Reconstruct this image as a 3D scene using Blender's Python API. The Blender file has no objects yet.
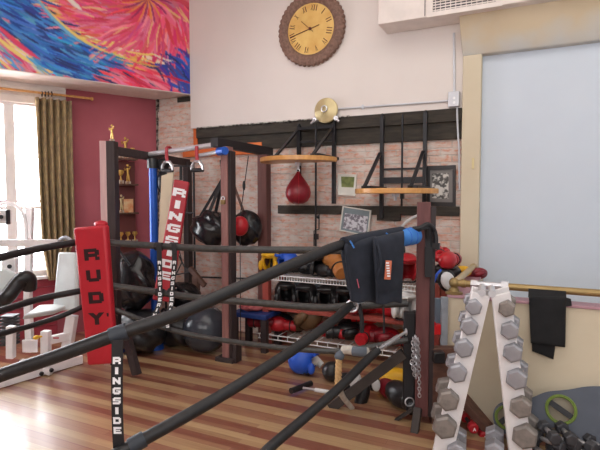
import bpy, math, random
import numpy as np
from mathutils import Vector, Matrix
random.seed(7); np.random.seed(7)
S = bpy.context.scene
V = Vector
# ------------------------------------------------------------------ camera
H = 1.55; FPX = 495.0; YAW = math.radians(25.9); PITCH = math.atan(26/FPX)
cam_d = bpy.data.cameras.new('camera'); cam = bpy.data.objects.new('camera', cam_d)
S.collection.objects.link(cam); S.camera = cam
cam_d.sensor_width = 36; cam_d.lens = FPX/600*36; cam_d.clip_start = .02
cam.location = (0, 0, H); cam.rotation_euler = (math.pi/2-PITCH, 0, YAW)
# ------------------------------------------------------------------ world: bright overcast sky, brightest to the west
W = bpy.data.worlds.new('sky'); S.world = W; W.use_nodes = True
nt = W.node_tree; nt.nodes.clear()
wo = nt.nodes.new('ShaderNodeOutputWorld'); bg = nt.nodes.new('ShaderNodeBackground')
tc = nt.nodes.new('ShaderNodeTexCoord'); sx = nt.nodes.new('ShaderNodeSeparateXYZ')
mr = nt.nodes.new('ShaderNodeMapRange'); mr.inputs[1].default_value = .1; mr.inputs[2].default_value = -.5
mr.inputs[3].default_value = .36; mr.inputs[4].default_value = 13.5
nt.links.new(tc.outputs['Generated'], sx.inputs[0]); nt.links.new(sx.outputs[0], mr.inputs[0])
bg.inputs[0].default_value = (.93, .96, 1, 1)
nt.links.new(mr.outputs[0], bg.inputs[1]); nt.links.new(bg.outputs[0], wo.inputs[0])
def area(name, loc, rot, sx_, sy_, power, col):
    l = bpy.data.lights.new(name, 'AREA'); l.shape = 'RECTANGLE'; l.size = sx_; l.size_y = sy_; l.energy = power; l.color = col
    o = bpy.data.objects.new(name, l); S.collection.objects.link(o); o.location = loc; o.rotation_euler = rot
area('overhead_fill_light', (-.8, 2.2, 4.25), (0, 0, 0), 4.5, 2.5, 44, (1, .97, .92))  # added overhead fill, no ceiling fixture is known here
area('rear_daylight_fill', (-.6, -2.2, 3.1), (math.radians(80), 0, math.radians(6)), 5.5, 1.8, 84, (1, .97, .96))  # added fill standing in for daylight from behind, no storefront is built
vs = S.view_settings; vs.view_transform = 'Standard'; vs.look = 'None'; vs.gamma = 1; vs.exposure = 0.6; vs.use_curve_mapping = False

# ------------------------------------------------------------------ pixel helpers (pixel + a real plane or depth -> a point in the room)
F = V((-math.sin(YAW), math.cos(YAW), 0)); R_ = V((math.cos(YAW), math.sin(YAW), 0)); UP = V((0, 0, 1))
cp, sp = math.cos(PITCH), math.sin(PITCH)
O = V((0, 0, H))
def ray(px, py):
    x = (px-300)/FPX; y = (225-py)/FPX
    fwd = F*cp - UP*sp; up = F*sp + UP*cp
    return fwd + R_*x + up*y
def at(px, py, t):
    r = ray(px, py); return O + r*(t/r.dot(F))
def onY(px, py, Y):
    r = ray(px, py); return O + r*(Y/r.y)
def onZ(px, py, z=0):
    r = ray(px, py); return O + r*((z-H)/r.z)
COR = V((-4.36, 4.85, 0)); LD = V((-.46, -.888, 0)).normalized(); LN = V((.888, -.46, 0)).normalized()
def onL(px, py, off=0.0):
    r = ray(px, py); k = (COR+LN*off).dot(LN)/r.dot(LN); return O + r*k
def Ls(s, z, off=0.0): return COR + LD*s + LN*off + UP*z
def sL(px, off=0.0): return (onL(px, 199, off)-COR).dot(LD)

# ------------------------------------------------------------------ materials
def lin(c): return tuple(((v/255)/12.92 if v/255 <= .04045 else ((v/255+.055)/1.055)**2.4) for v in c)+(1,)
MC = {}
def mat(name, rgb, rough=.6, metal=0, rgb2=None, scale=8, bump=0, coat=0, stretch=None, contrast=(.35, .65), alpha=None):
    if name in MC: return MC[name]
    m = bpy.data.materials.new(name); m.use_nodes = True; n = m.node_tree; p = n.nodes['Principled BSDF']
    p.inputs['Roughness'].default_value = rough; p.inputs['Metallic'].default_value = metal
    if coat: p.inputs['Coat Weight'].default_value = coat; p.inputs['Coat Roughness'].default_value = .15
    t = n.nodes.new('ShaderNodeTexCoord'); mp = n.nodes.new('ShaderNodeMapping'); n.links.new(t.outputs['Object'], mp.inputs[0])
    if stretch: mp.inputs['Scale'].default_value = stretch
    no = n.nodes.new('ShaderNodeTexNoise'); no.inputs['Scale'].default_value = scale; no.inputs['Detail'].default_value = 5
    n.links.new(mp.outputs[0], no.inputs[0])
    cr = n.nodes.new('ShaderNodeValToRGB'); cr.color_ramp.elements[0].position = contrast[0]; cr.color_ramp.elements[1].position = contrast[1]
    a = lin(rgb); b = lin(rgb2) if rgb2 else tuple(min(1, c*1.12) for c in a[:3])+(1,)
    cr.color_ramp.elements[0].color = a; cr.color_ramp.elements[1].color = b
    n.links.new(no.outputs[0], cr.inputs[0]); n.links.new(cr.outputs[0], p.inputs['Base Color'])
    if bump:
        bp = n.nodes.new('ShaderNodeBump'); bp.inputs['Strength'].default_value = bump; bp.inputs['Distance'].default_value = .01
        n.links.new(no.outputs[0], bp.inputs['Height']); n.links.new(bp.outputs[0], p.inputs['Normal'])
    MC[name] = m; return m
white_wall = mat('white_wall', (222, 214, 209), .85, rgb2=(228, 220, 215), scale=1.2)
soffit_white = mat('soffit_white', (226, 218, 212), .8)
red_wall = mat('red_wall', (166, 84, 94), .75, rgb2=(174, 92, 102), scale=2.5)
tan_wall = mat('tan_wall', (206, 193, 168), .8, rgb2=(212, 200, 176), scale=2)
blue_wall = mat('blue_wall', (202, 212, 224), .75, rgb2=(207, 217, 228), scale=1.5)
dark_timber = mat('dark_timber', (46, 42, 38), .85, rgb2=(66, 60, 52), scale=6, bump=.4, stretch=(1, 1, 6))
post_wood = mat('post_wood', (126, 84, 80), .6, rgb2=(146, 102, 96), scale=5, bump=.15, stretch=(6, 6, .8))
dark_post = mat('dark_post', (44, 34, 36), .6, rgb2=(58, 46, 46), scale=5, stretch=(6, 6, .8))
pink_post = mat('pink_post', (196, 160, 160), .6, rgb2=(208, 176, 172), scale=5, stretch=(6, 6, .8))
brown_wood = mat('brown_wood', (84, 56, 46), .6, rgb2=(108, 74, 60), scale=5, stretch=(1, 6, 6))
grey_wood = mat('grey_wood', (48, 42, 40), .7, rgb2=(66, 58, 54), scale=5, bump=.2)
orange_wood = mat('orange_wood', (205, 98, 42), .6, rgb2=(220, 118, 56), scale=3)
red_board = mat('red_board', (150, 62, 54), .6, rgb2=(166, 80, 68), scale=4)
board_wood = mat('board_wood', (200, 140, 74), .45, rgb2=(218, 164, 96), scale=4, stretch=(2, 12, 2), coat=.3)
black_metal = mat('black_metal', (34, 34, 38), .4, .3)
rope_black = mat('rope_black', (22, 22, 24), .5, rgb2=(30, 30, 32), scale=30, bump=.2)
rope_grey = mat('rope_grey', (56, 56, 56), .38, rgb2=(70, 70, 68), scale=30, bump=.15)
strap_black = mat('strap_black', (28, 28, 32), .6)
strap_grey = mat('strap_grey', (44, 50, 58), .6)
ink_white = mat('ink_white', (236, 236, 238), .6)
ink_dark = mat('ink_dark', (38, 8, 14), .6)
pad_red = mat('pad_red', (178, 26, 42), .5, rgb2=(188, 32, 48), scale=6)
pad_maroon = mat('pad_maroon', (160, 30, 44), .5, rgb2=(176, 40, 52), scale=6)
vinyl_black = mat('vinyl_black', (20, 20, 23), .22, rgb2=(30, 30, 34), scale=12, bump=.5)
leather_black = mat('leather_black', (24, 23, 25), .35, rgb2=(34, 33, 35), scale=25, bump=.2)
leather_red = mat('leather_red', (168, 22, 34), .38, rgb2=(186, 34, 44), scale=15, bump=.15)
leather_dark_red = mat('leather_dark_red', (120, 20, 32), .4, rgb2=(136, 28, 42), scale=15, bump=.15)
leather_blue = mat('leather_blue', (34, 84, 190), .4)
leather_yellow = mat('leather_yellow', (224, 172, 26), .45)
leather_brown = mat('leather_brown', (170, 106, 50), .45, rgb2=(190, 126, 66), scale=10)
leather_olive = mat('leather_olive', (84, 62, 44), .5, rgb2=(110, 84, 56), scale=10)
leather_white = mat('leather_white', (212, 212, 212), .45)
cloth_navy = mat('cloth_navy', (29, 34, 45), .9, rgb2=(37, 42, 54), scale=14, bump=.2)
cloth_black = mat('cloth_black', (18, 18, 20), .9, rgb2=(28, 28, 30), scale=14, bump=.2)
cloth_blue = mat('cloth_blue', (52, 112, 186), .85, rgb2=(66, 128, 200), scale=14, bump=.3)
cloth_grey = mat('cloth_grey', (96, 104, 114), .9)
blue_steel = mat('blue_steel', (34, 84, 176), .28, .2)
silver = mat('silver', (200, 200, 204), .35, .5)
chrome = mat('chrome', (190, 190, 194), .28, .8)
brass = mat('brass', (142, 120, 78), .42, .6, rgb2=(160, 136, 90), scale=6)
gold = mat('gold', (214, 176, 96), .35, .7)
bell_brass = mat('bell_brass', (196, 180, 136), .4, .4)
white_steel = mat('white_steel', (226, 222, 222), .35)
white_pad = mat('white_pad', (196, 204, 204), .5)
hex_iron = mat('hex_iron', (150, 150, 156), .42, .35, rgb2=(168, 168, 174), scale=10)
hex_iron_worn = mat('hex_iron_worn', (124, 118, 114), .55, .3, rgb2=(146, 138, 132), scale=22)
hex_dark = mat('hex_dark', (52, 52, 56), .5, .2, rgb2=(70, 70, 74), scale=10)
galv = mat('galvanised', (150, 156, 164), .5, .4, rgb2=(170, 176, 184), scale=14)
clock_wood = mat('clock_wood', (112, 86, 74), .75, rgb2=(142, 110, 96), scale=40, bump=.6)
clock_dial = mat('clock_dial', (216, 168, 92), .7, rgb2=(232, 196, 118), scale=6)
clock_ink = mat('clock_ink', (92, 40, 34), .7)
curtain_m = mat('curtain_fabric', (138, 118, 92), .9, rgb2=(166, 144, 104), scale=16, bump=.3)
rope_sisal = mat('rope_sisal', (196, 158, 110), .9, rgb2=(214, 180, 130), scale=40, bump=.4)
tape_white = mat('tape_white', (210, 206, 196), .8, rgb2=(180, 172, 160), scale=20)
step_grey = mat('step_grey', (66, 72, 84), .55)
step_green = mat('step_green', (104, 124, 48), .5)
rubber_grey = mat('rubber_grey', (54, 58, 66), .22)
wire_white = mat('wire_white', (226, 226, 226), .4)
plastic_red = mat('plastic_red', (216, 20, 28), .4)
conduit_grey = mat('conduit_grey', (196, 198, 204), .45, .2)
vent_white = mat('vent_white', (222, 212, 206), .5)
vent_dark = mat('vent_dark', (70, 62, 66), .7)
frame_black = mat('frame_black', (34, 30, 32), .45)
photo_bw = mat('photo_bw', (70, 68, 66), .5, rgb2=(206, 202, 196), scale=26, contrast=(.44, .56))
photo_green = mat('photo_green', (98, 112, 62), .6, rgb2=(140, 146, 88), scale=20)
photo_people = mat('photo_people', (120, 116, 128), .5, rgb2=(214, 214, 222), scale=34, contrast=(.44, .56))
mat_white = mat('mat_white', (218, 216, 208), .7)
gate_white = mat('rail_pink', (176, 120, 140), .6)
marble = mat('trophy_marble', (206, 200, 190), .3, rgb2=(160, 120, 90), scale=30)

def brick_mat():
    m = bpy.data.materials.new('whitewashed_brick'); m.use_nodes = True; n = m.node_tree; N = n.nodes; L = n.links; p = N['Principled BSDF']
    p.inputs['Roughness'].default_value = .9
    t = N.new('ShaderNodeTexCoord'); s = N.new('ShaderNodeSeparateXYZ'); c = N.new('ShaderNodeCombineXYZ')
    L.new(t.outputs['Object'], s.inputs[0]); L.new(s.outputs[0], c.inputs[0]); L.new(s.outputs[2], c.inputs[1])
    wob = N.new('ShaderNodeTexNoise'); wob.inputs['Scale'].default_value = 14; L.new(c.outputs[0], wob.inputs[0])
    wm = N.new('ShaderNodeMixRGB'); wm.blend_type = 'ADD'; wm.inputs[0].default_value = .016; L.new(c.outputs[0], wm.inputs[1]); L.new(wob.outputs[1], wm.inputs[2])
    b = N.new('ShaderNodeTexBrick'); L.new(wm.outputs[0], b.inputs['Vector'])
    b.inputs['Scale'].default_value = 1; b.inputs['Brick Width'].default_value = .215; b.inputs['Row Height'].default_value = .068
    b.inputs['Mortar Size'].default_value = .007; b.inputs['Mortar Smooth'].default_value = .6; b.inputs['Bias'].default_value = -.1
    b.inputs['Color1'].default_value = lin((212, 150, 120)); b.inputs['Color2'].default_value = lin((194, 142, 124)); b.inputs['Mortar'].default_value = lin((178, 160, 150))
    n1 = N.new('ShaderNodeTexNoise'); n1.inputs['Scale'].default_value = 5.5; n1.inputs['Detail'].default_value = 9; n1.inputs['Roughness'].default_value = .7
    mp = N.new('ShaderNodeMapping'); mp.inputs['Scale'].default_value = (1, 2.2, 1); L.new(c.outputs[0], mp.inputs[0]); L.new(mp.outputs[0], n1.inputs[0])
    r1 = N.new('ShaderNodeValToRGB'); r1.color_ramp.elements[0].position = .36; r1.color_ramp.elements[1].position = .58
    r1.color_ramp.elements[0].color = (.18, .18, .18, 1); r1.color_ramp.elements[1].color = (.9, .9, .9, 1); L.new(n1.outputs[0], r1.inputs[0])
    mx = N.new('ShaderNodeMixRGB'); L.new(r1.outputs[0], mx.inputs[0]); L.new(b.outputs[0], mx.inputs[1]); mx.inputs[2].default_value = lin((216, 209, 202))
    n2 = N.new('ShaderNodeTexNoise'); n2.inputs['Scale'].default_value = 13; n2.inputs['Detail'].default_value = 8; L.new(mp.outputs[0], n2.inputs[0])
    r2 = N.new('ShaderNodeValToRGB'); r2.color_ramp.elements[0].position = .54; r2.color_ramp.elements[1].position = .66
    r2.color_ramp.elements[0].color = (0, 0, 0, 1); r2.color_ramp.elements[1].color = (.6, .6, .6, 1); L.new(n2.outputs[0], r2.inputs[0])
    m2 = N.new('ShaderNodeMixRGB'); L.new(r2.outputs[0], m2.inputs[0]); L.new(mx.outputs[0], m2.inputs[1]); m2.inputs[2].default_value = lin((208, 124, 88))
    L.new(m2.outputs[0], p.inputs['Base Color'])
    bp = N.new('ShaderNodeBump'); bp.inputs['Strength'].default_value = .6; bp.inputs['Distance'].default_value = .012; bp.invert = True
    ad = N.new('ShaderNodeMath'); ad.operation = 'ADD'; L.new(b.outputs['Fac'], ad.inputs[0]); L.new(n1.outputs[0], ad.inputs[1]); L.new(ad.outputs[0], bp.inputs['Height'])
    L.new(bp.outputs[0], p.inputs['Normal']); return m
def floor_mat():
    m = bpy.data.materials.new('striped_floor_boards'); m.use_nodes = True; n = m.node_tree; N = n.nodes; L = n.links; p = N['Principled BSDF']
    t = N.new('ShaderNodeTexCoord')
    b = N.new('ShaderNodeTexBrick'); L.new(t.outputs['Object'], b.inputs['Vector'])
    b.inputs['Scale'].default_value = 1; b.inputs['Brick Width'].default_value = 1.7; b.inputs['Row Height'].default_value = .0575
    b.inputs['Mortar Size'].default_value = .0012; b.inputs['Bias'].default_value = 0; b.inputs['Mortar'].default_value = (.35, .35, .35, 1)
    b.inputs['Color1'].default_value = (.36, .36, .36, 1); b.inputs['Color2'].default_value = (.66, .66, .66, 1)
    s = N.new('ShaderNodeSeparateXYZ'); L.new(t.outputs['Object'], s.inputs[0])
    def M(op, a, bb=None):
        q = N.new('ShaderNodeMath'); q.operation = op
        if isinstance(a, (int, float)): q.inputs[0].default_value = a
        else: L.new(a, q.inputs[0])
        if bb is not None:
            if isinstance(bb, (int, float)): q.inputs[1].default_value = bb
            else: L.new(bb, q.inputs[1])
        return q.outputs[0]
    st = M('GREATER_THAN', M('FRACT', M('DIVIDE', M('ADD', s.outputs[1], .05), .23)), .5)   # board pairs alternate light and dark
    gr = N.new('ShaderNodeTexNoise'); gr.inputs['Scale'].default_value = 3; gr.inputs['Detail'].default_value = 8
    mp = N.new('ShaderNodeMapping'); mp.inputs['Scale'].default_value = (1.2, 22, 1); L.new(t.outputs['Object'], mp.inputs[0]); L.new(mp.outputs[0], gr.inputs[0])
    light = N.new('ShaderNodeMixRGB'); light.inputs[1].default_value = lin((156, 122, 86)); light.inputs[2].default_value = lin((196, 166, 124))
    dark = N.new('ShaderNodeMixRGB'); dark.inputs[1].default_value = lin((112, 60, 46)); dark.inputs[2].default_value = lin((156, 98, 76))
    f = M('ADD', M('MULTIPLY', gr.outputs[0], .75), M('MULTIPLY', b.outputs[0], .9)); f = M('SUBTRACT', f, .38)
    f.node.use_clamp = True
    L.new(f, light.inputs[0]); L.new(f, dark.inputs[0])
    mx = N.new('ShaderNodeMixRGB'); sv = M('ADD', M('MULTIPLY', st, .78), M('MULTIPLY', M('SUBTRACT', b.outputs[0], .42), 1.5)); sv.node.use_clamp = True; L.new(sv, mx.inputs[0]); L.new(dark.outputs[0], mx.inputs[1]); L.new(light.outputs[0], mx.inputs[2])
    L.new(mx.outputs[0], p.inputs['Base Color']); p.inputs['Roughness'].default_value = .36
    p.inputs['Coat Weight'].default_value = .9; p.inputs['Coat Roughness'].default_value = .25
    bp = N.new('ShaderNodeBump'); bp.inputs['Strength'].default_value = .12; bp.inputs['Distance'].default_value = .003
    L.new(gr.outputs[0], bp.inputs['Height']); L.new(bp.outputs[0], p.inputs['Normal']); return m

# ------------------------------------------------------------------ mesh builder
def frame(zd, xh=None):
    z = V(zd).normalized(); x = V(xh) if xh is not None else (V((1, 0, 0)) if abs(z.x) < .9 else V((0, 1, 0)))
    y = z.cross(x).normalized(); x = y.cross(z).normalized()
    return Matrix((x, y, z)).transposed()
_glyph = {}
BLK = {'R': ['1111110', '1111111', '1100011', '1111111', '1111110', '1100011', '1100011'], 'I': ['11']*7, 'N': ['1100011', '1110011', '1111011', '1111111', '1101111', '1100111', '1100011'],
       'G': ['0111111', '1111111', '1100000', '1101111', '1100011', '1111111', '0111110'], 'S': ['0111111', '1111111', '1100000', '1111111', '0000011', '1111111', '1111110'],
       'D': ['1111110', '1111111', '1100011', '1100011', '1100011', '1111111', '1111110'], 'E': ['1111111', '1111111', '1100000', '1111110', '1100000', '1111111', '1111111'],
       'U': ['1100011', '1100011', '1100011', '1100011', '1100011', '1111111', '0111110']}
def glyph(ch, bold=.03):
    k = (ch, bold)
    if k in _glyph: return _glyph[k]
    cu = bpy.data.curves.new('glyph', 'FONT'); cu.body = ch; cu.size = 1; cu.offset = bold; cu.extrude = .02; cu.resolution_u = 3
    ob = bpy.data.objects.new('glyph', cu); S.collection.objects.link(ob); bpy.context.view_layer.update()
    me = bpy.data.meshes.new_from_object(ob.evaluated_get(bpy.context.evaluated_depsgraph_get()))
    vs_ = [V(v.co) for v in me.vertices]; fs = [tuple(p.vertices) for p in me.polygons]
    x0 = min(v.x for v in vs_); x1 = max(v.x for v in vs_); y0 = min(v.y for v in vs_); y1 = max(v.y for v in vs_)
    w, h = x1-x0, y1-y0
    vs_ = [V(((v.x-(x0+x1)/2)/w, (v.y-(y0+y1)/2)/h, v.z/.02)) for v in vs_]
    bpy.data.objects.remove(ob); bpy.data.meshes.remove(me); bpy.data.curves.remove(cu)
    _glyph[k] = (vs_, fs, w/h); return _glyph[k]
ALLROOT = {}
def wl(o):
    p = V((0, 0, 0))
    while o is not None: p += V(o.location); o = o.parent
    return p
class MB:
    def __init__(s): s.v = []; s.f = []
    def add(s, vs_, fs):
        b = len(s.v); s.v += [V(v) for v in vs_]; s.f += [tuple(i+b for i in f) for f in fs]; return s
    def box(s, c, sz, R=None):
        R = R or Matrix.Identity(3); c = V(c)
        P = [c + R @ V((i*sz[0]/2, j*sz[1]/2, k*sz[2]/2)) for i in (-1, 1) for j in (-1, 1) for k in (-1, 1)]
        return s.add(P, [(0, 1, 3, 2), (4, 6, 7, 5), (0, 4, 5, 1), (2, 3, 7, 6), (0, 2, 6, 4), (1, 5, 7, 3)])
    def bar(s, p0, p1, w, h, side=None):
        p0, p1 = V(p0), V(p1); d = p1-p0
        return s.box((p0+p1)/2, (w, h, d.length), frame(d, side))
    def tube(s, pts, r, n=10, cap=True, flat=None, up=None):
        pts = [V(p) for p in pts]; m = len(pts); rr = r if isinstance(r, (list, tuple)) else [r]*m
        tg = [((pts[min(i+1, m-1)]-pts[max(i-1, 0)])).normalized() for i in range(m)]
        x = frame(tg[0], up).col[0].copy(); vs_ = []; fs = []
        for i in range(m):
            x = (x - tg[i]*x.dot(tg[i])).normalized(); y = tg[i].cross(x)
            for j in range(n):
                a = 2*math.pi*j/n; vs_.append(pts[i] + x*(math.cos(a)*rr[i]) + y*(math.sin(a)*rr[i]*(flat or 1)))
        for i in range(m-1):
            for j in range(n):
                k = (j+1) % n; fs.append((i*n+j, i*n+k, (i+1)*n+k, (i+1)*n+j))
        if cap: fs.append(tuple(range(n-1, -1, -1))); fs.append(tuple((m-1)*n+j for j in range(n)))
        return s.add(vs_, fs)
    def band(s, pts, w, th, side):                                 # flat strap along a path; side = width direction
        pts = [V(p) for p in pts]; m = len(pts); side = V(side).normalized(); vs_ = []; fs = []
        for i in range(m):
            tg = (pts[min(i+1, m-1)]-pts[max(i-1, 0)]).normalized(); nn = tg.cross(side).normalized()
            for a, b in ((-1, -1), (1, -1), (1, 1), (-1, 1)): vs_.append(pts[i]+side*(a*w/2)+nn*(b*th/2))
        for i in range(m-1):
            for j in range(4):
                k = (j+1) % 4; fs.append((i*4+j, i*4+k, (i+1)*4+k, (i+1)*4+j))
        fs.append((3, 2, 1, 0)); fs.append(tuple((m-1)*4+j for j in range(4)))
        return s.add(vs_, fs)
    def lathe(s, prof, o, zd=(0, 0, 1), n=24, wob=None, xh=None):
        M = frame(zd, xh); o = V(o); vs_ = []; fs = []; m = len(prof)
        for i, (r, z) in enumerate(prof):
            for j in range(n):
                a = 2*math.pi*j/n; q = r*(wob(a, i) if wob else 1); vs_.append(o + M @ V((q*math.cos(a), q*math.sin(a), z)))
        for i in range(m-1):
            for j in range(n):
                k = (j+1) % n; fs.append((i*n+j, i*n+k, (i+1)*n+k, (i+1)*n+j))
        if prof[0][0] > 1e-5: fs.append(tuple(range(n-1, -1, -1)))
        if prof[-1][0] > 1e-5: fs.append(tuple((m-1)*n+j for j in range(n)))
        return s.add(vs_, fs)
    def cyl(s, p0, p1, r, n=16): return s.tube([p0, p1], r, n)
    def ell(s, c, rad, R=None, n=16, fn=None):
        R = R or Matrix.Identity(3); c = V(c); vs_ = []; fs = []; m = n//2+1
        for i in range(m+1):
            th = math.pi*i/m
            for j in range(n):
                a = 2*math.pi*j/n; q = V((math.sin(th)*math.cos(a), math.sin(th)*math.sin(a), math.cos(th)))
                if fn: q = fn(q)
                vs_.append(c + R @ V((q.x*rad[0], q.y*rad[1], q.z*rad[2])))
        for i in range(m):
            for j in range(n):
                k = (j+1) % n; fs.append((i*n+j, (i+1)*n+j, (i+1)*n+k, i*n+k))
        return s.add(vs_, fs)
    def prism(s, poly, o, ex, ey, th):
        ex, ey = V(ex), V(ey); nn = ex.cross(ey).normalized(); o = V(o); n = len(poly)
        P = [o+ex*a+ey*b for a, b in poly]; Q = [p+nn*th for p in P]
        return s.add(P+Q, [tuple(range(n-1, -1, -1)), tuple(range(n, 2*n))]+[(i, (i+1) % n, n+(i+1) % n, n+i) for i in range(n)])
    def slab(s, q, th):
        q = [V(p) for p in q]; nn = (q[1]-q[0]).cross(q[2]-q[1]).normalized()*th; n = len(q)
        return s.add(q+[p+nn for p in q], [tuple(range(n-1, -1, -1)), tuple(range(n, 2*n))]+[(i, (i+1) % n, n+(i+1) % n, n+i) for i in range(n)])
    def torus(s, c, nrm, R, r, n=24, k=8, sx=1, sy=1, xh=None):
        M = frame(nrm, xh); c = V(c)
        pts = [c + M @ V((R*sx*math.cos(2*math.pi*i/n), R*sy*math.sin(2*math.pi*i/n), 0)) for i in range(n)]
        vs_ = []; fs = []; nz = M.col[2]
        for i in range(n):
            out = (pts[i]-c).normalized()
            for j in range(k):
                a = 2*math.pi*j/k; vs_.append(pts[i]+out*(r*math.cos(a))+nz*(r*math.sin(a)))
        for i in range(n):
            for j in range(k):
                fs.append((i*k+j, ((i+1) % n)*k+j, ((i+1) % n)*k+(j+1) % k, i*k+(j+1) % k))
        return s.add(vs_, fs)
    def block(s, ch, c, right, up, h, w, th=.002):               # squared block lettering
        rows = BLK[ch]; right, up = V(right).normalized(), V(up).normalized(); nn = right.cross(up); M = Matrix((right, up, nn)).transposed(); nr, nc = len(rows), len(rows[0])
        for j, row in enumerate(rows):
            i = 0
            while i < nc:
                if row[i] == '1':
                    k = i
                    while k < nc and row[k] == '1': k += 1
                    s.box(V(c)+right*(((i+k)/2/nc-.5)*w)+up*((.5-(j+.5)/nr)*h), ((k-i)/nc*w, h/nr*1.02, th), M); i = k
                else: i += 1
        return s
    def char(s, ch, c, right, up, h, w=None, bold=.03, th=.002):
        g, fs, asp = glyph(ch, bold); right, up = V(right).normalized(), V(up).normalized(); nn = right.cross(up)
        w = w or h*asp; return s.add([V(c)+right*(v.x*w)+up*(v.y*h)+nn*(v.z*th/2) for v in g], fs)
    def build(s, name, m, parent=None, origin=None, smooth=True, bevel=0, seg=2, sub=0, ang=40):
        if parent is not None: base = wl(parent)
        elif origin is not None: base = V(origin)
        else:
            xs = [v.x for v in s.v]; ys = [v.y for v in s.v]; zs = [v.z for v in s.v]
            base = V(((min(xs)+max(xs))/2, (min(ys)+max(ys))/2, min(zs)))
        me = bpy.data.meshes.new(name); me.from_pydata([tuple(v-base) for v in s.v], [], s.f); me.update()
        me.materials.append(m); ob = bpy.data.objects.new(name, me); S.collection.objects.link(ob)
        import bmesh
        bm = bmesh.new(); bm.from_mesh(me); bmesh.ops.remove_doubles(bm, verts=bm.verts, dist=1e-5); bmesh.ops.recalc_face_normals(bm, faces=bm.faces); bm.to_mesh(me); bm.free()
        if smooth:
            me.polygons.foreach_set('use_smooth', [True]*len(me.polygons)); me.set_sharp_from_angle(angle=math.radians(ang))
        if parent is not None: ob.parent = parent
        else: ob.location = base
        if bevel:
            b = ob.modifiers.new('bevel', 'BEVEL'); b.width = bevel; b.segments = seg; b.limit_method = 'ANGLE'; b.angle_limit = math.radians(40)
        if sub: b = ob.modifiers.new('sub', 'SUBSURF'); b.levels = sub; b.render_levels = sub
        return ob
def thing(name, label, cat, loc, group=None):
    o = bpy.data.objects.new(name, None); S.collection.objects.link(o); o.location = loc; o.empty_display_size = .1
    return tag(o, label, cat, group)
def tag(o, label, cat, group=None):
    o['label'] = label; o['category'] = cat
    if group: o['group'] = group
    return o
def struct(o): o['kind'] = 'structure'; return o
def dup(root, loc, rot=None, scale=None, label=None, group=None, mats=None):
    r = root.copy(); S.collection.objects.link(r); r.location = loc
    if rot is not None: r.rotation_euler = rot
    if scale is not None: r.scale = (scale,)*3 if isinstance(scale, (int, float)) else scale
    if label: r['label'] = label
    if group: r['group'] = group
    for ch in list(root.children):
        c = ch.copy(); S.collection.objects.link(c); c.parent = r
        if mats and ch.name.split('.')[0] in mats: c.data = ch.data.copy(); c.data.materials[0] = mats[ch.name.split('.')[0]]
        for g in ch.children:
            d = g.copy(); S.collection.objects.link(d); d.parent = c
            if mats and g.name.split('.')[0] in mats: d.data = g.data.copy(); d.data.materials[0] = mats[g.name.split('.')[0]]
    return r

# ================================================================== STRUCTURE
BY = 4.85                                                           # plane of the brick wall
RT = 3.2
SOFX = onY(190, 60, BY-.05).x                                       # where the painted soffit meets the back wall
# floor
m = MB(); m.slab([V((-9.2, -3.5, 0)), V((-9.2, BY+.2, 0)), V((RT, BY+.2, 0)), V((RT, -3.5, 0))], .1)
struct(m.build('floor', floor_mat(), origin=(0, 0, 0), smooth=False))
bpy.data.objects['floor'].location.z = 0
m = MB().box((-3.0, .7, 4.5), (12.4, 8.6, .1)); struct(m.build('ceiling', white_wall, smooth=False))
# brick back wall and the white plastered upper part in front of it
m = MB().box((-1.0, BY+.1, 2.2), (8.4, .2, 4.5)); struct(m.build('wall_back', brick_mat(), origin=(0, BY, 0), smooth=False))
PX = onY(460.5, 200, BY-.1).x
m = MB(); zw = 2.39
m.box(((SOFX+PX)/2, BY-.025, (zw+4.45)/2), (PX-SOFX, .05, 4.45-zw)); m.box(((PX+RT)/2, BY-.025, 3.86), (RT-PX, .05, 1.3)); struct(m.build('wall_back_upper', white_wall, smooth=False))
# dark timber beam under the plaster
bx0 = onY(197, 130, BY-.04).x; bx1 = PX-.01
m = MB().box(((bx0+bx1)/2, BY-.03, zw-.06), (bx1-bx0, .06, .12)); m.box(((bx0+bx1)/2, BY-.015, zw-.2), (bx1-bx0, .03, .16))
struct(m.build('trim_1', dark_timber, bevel=.004))
rg = mat('crumbling_plaster', (190, 184, 176), .9, rgb2=(60, 54, 50), scale=30, contrast=(.45, .6))
m = MB(); rr_ = random.Random(2); xx_ = bx0
while xx_ < bx0+1.9: w_ = rr_.uniform(.02, .07); h_ = rr_.uniform(.012, .03); m.box((xx_+w_/2, BY-.045, zw-.004-h_/2+.012), (w_*.9, .03, h_)); xx_ += w_
struct(m.build('trim_7', rg))
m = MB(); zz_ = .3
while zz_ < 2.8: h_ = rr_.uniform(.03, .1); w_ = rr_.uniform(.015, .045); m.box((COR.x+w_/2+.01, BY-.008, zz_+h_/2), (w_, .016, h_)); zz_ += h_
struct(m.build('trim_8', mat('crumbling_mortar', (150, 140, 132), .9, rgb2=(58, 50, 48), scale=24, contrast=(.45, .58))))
m = MB(); m.box((SOFX-.12, BY-.006, 2.755), (.22, .012, .06)); struct(m.build('trim_9', dark_timber))
# left wall with window opening
s1 = sL(52); s2 = 3.6; ZS, ZT = .70, 2.62
def lbox(mb, sa, sb, za, zb, o0, o1):
    c = (Ls((sa+sb)/2, (za+zb)/2, (o0+o1)/2)); M = Matrix((LD, LN, UP)).transposed()
    return mb.box(c, (abs(sb-sa), abs(o1-o0), abs(zb-za)), M)
m = MB(); lbox(m, -.05, s1, 0, 4.45, 0, -.2); lbox(m, s1, s2, ZT, 4.45, 0, -.2); lbox(m, s1, s2, 0, ZS, 0, -.2); lbox(m, s2, 9.6, 0, 4.45, 0, -.2)
struct(m.build('wall_left', red_wall, smooth=False))
m = MB().box((-4.4, -3.55, 2.2), (9.6, .1, 4.5)); struct(m.build('wall_rear_light_block', white_wall, smooth=False))  # unseen wall added to keep the bright sky from leaking in
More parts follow.
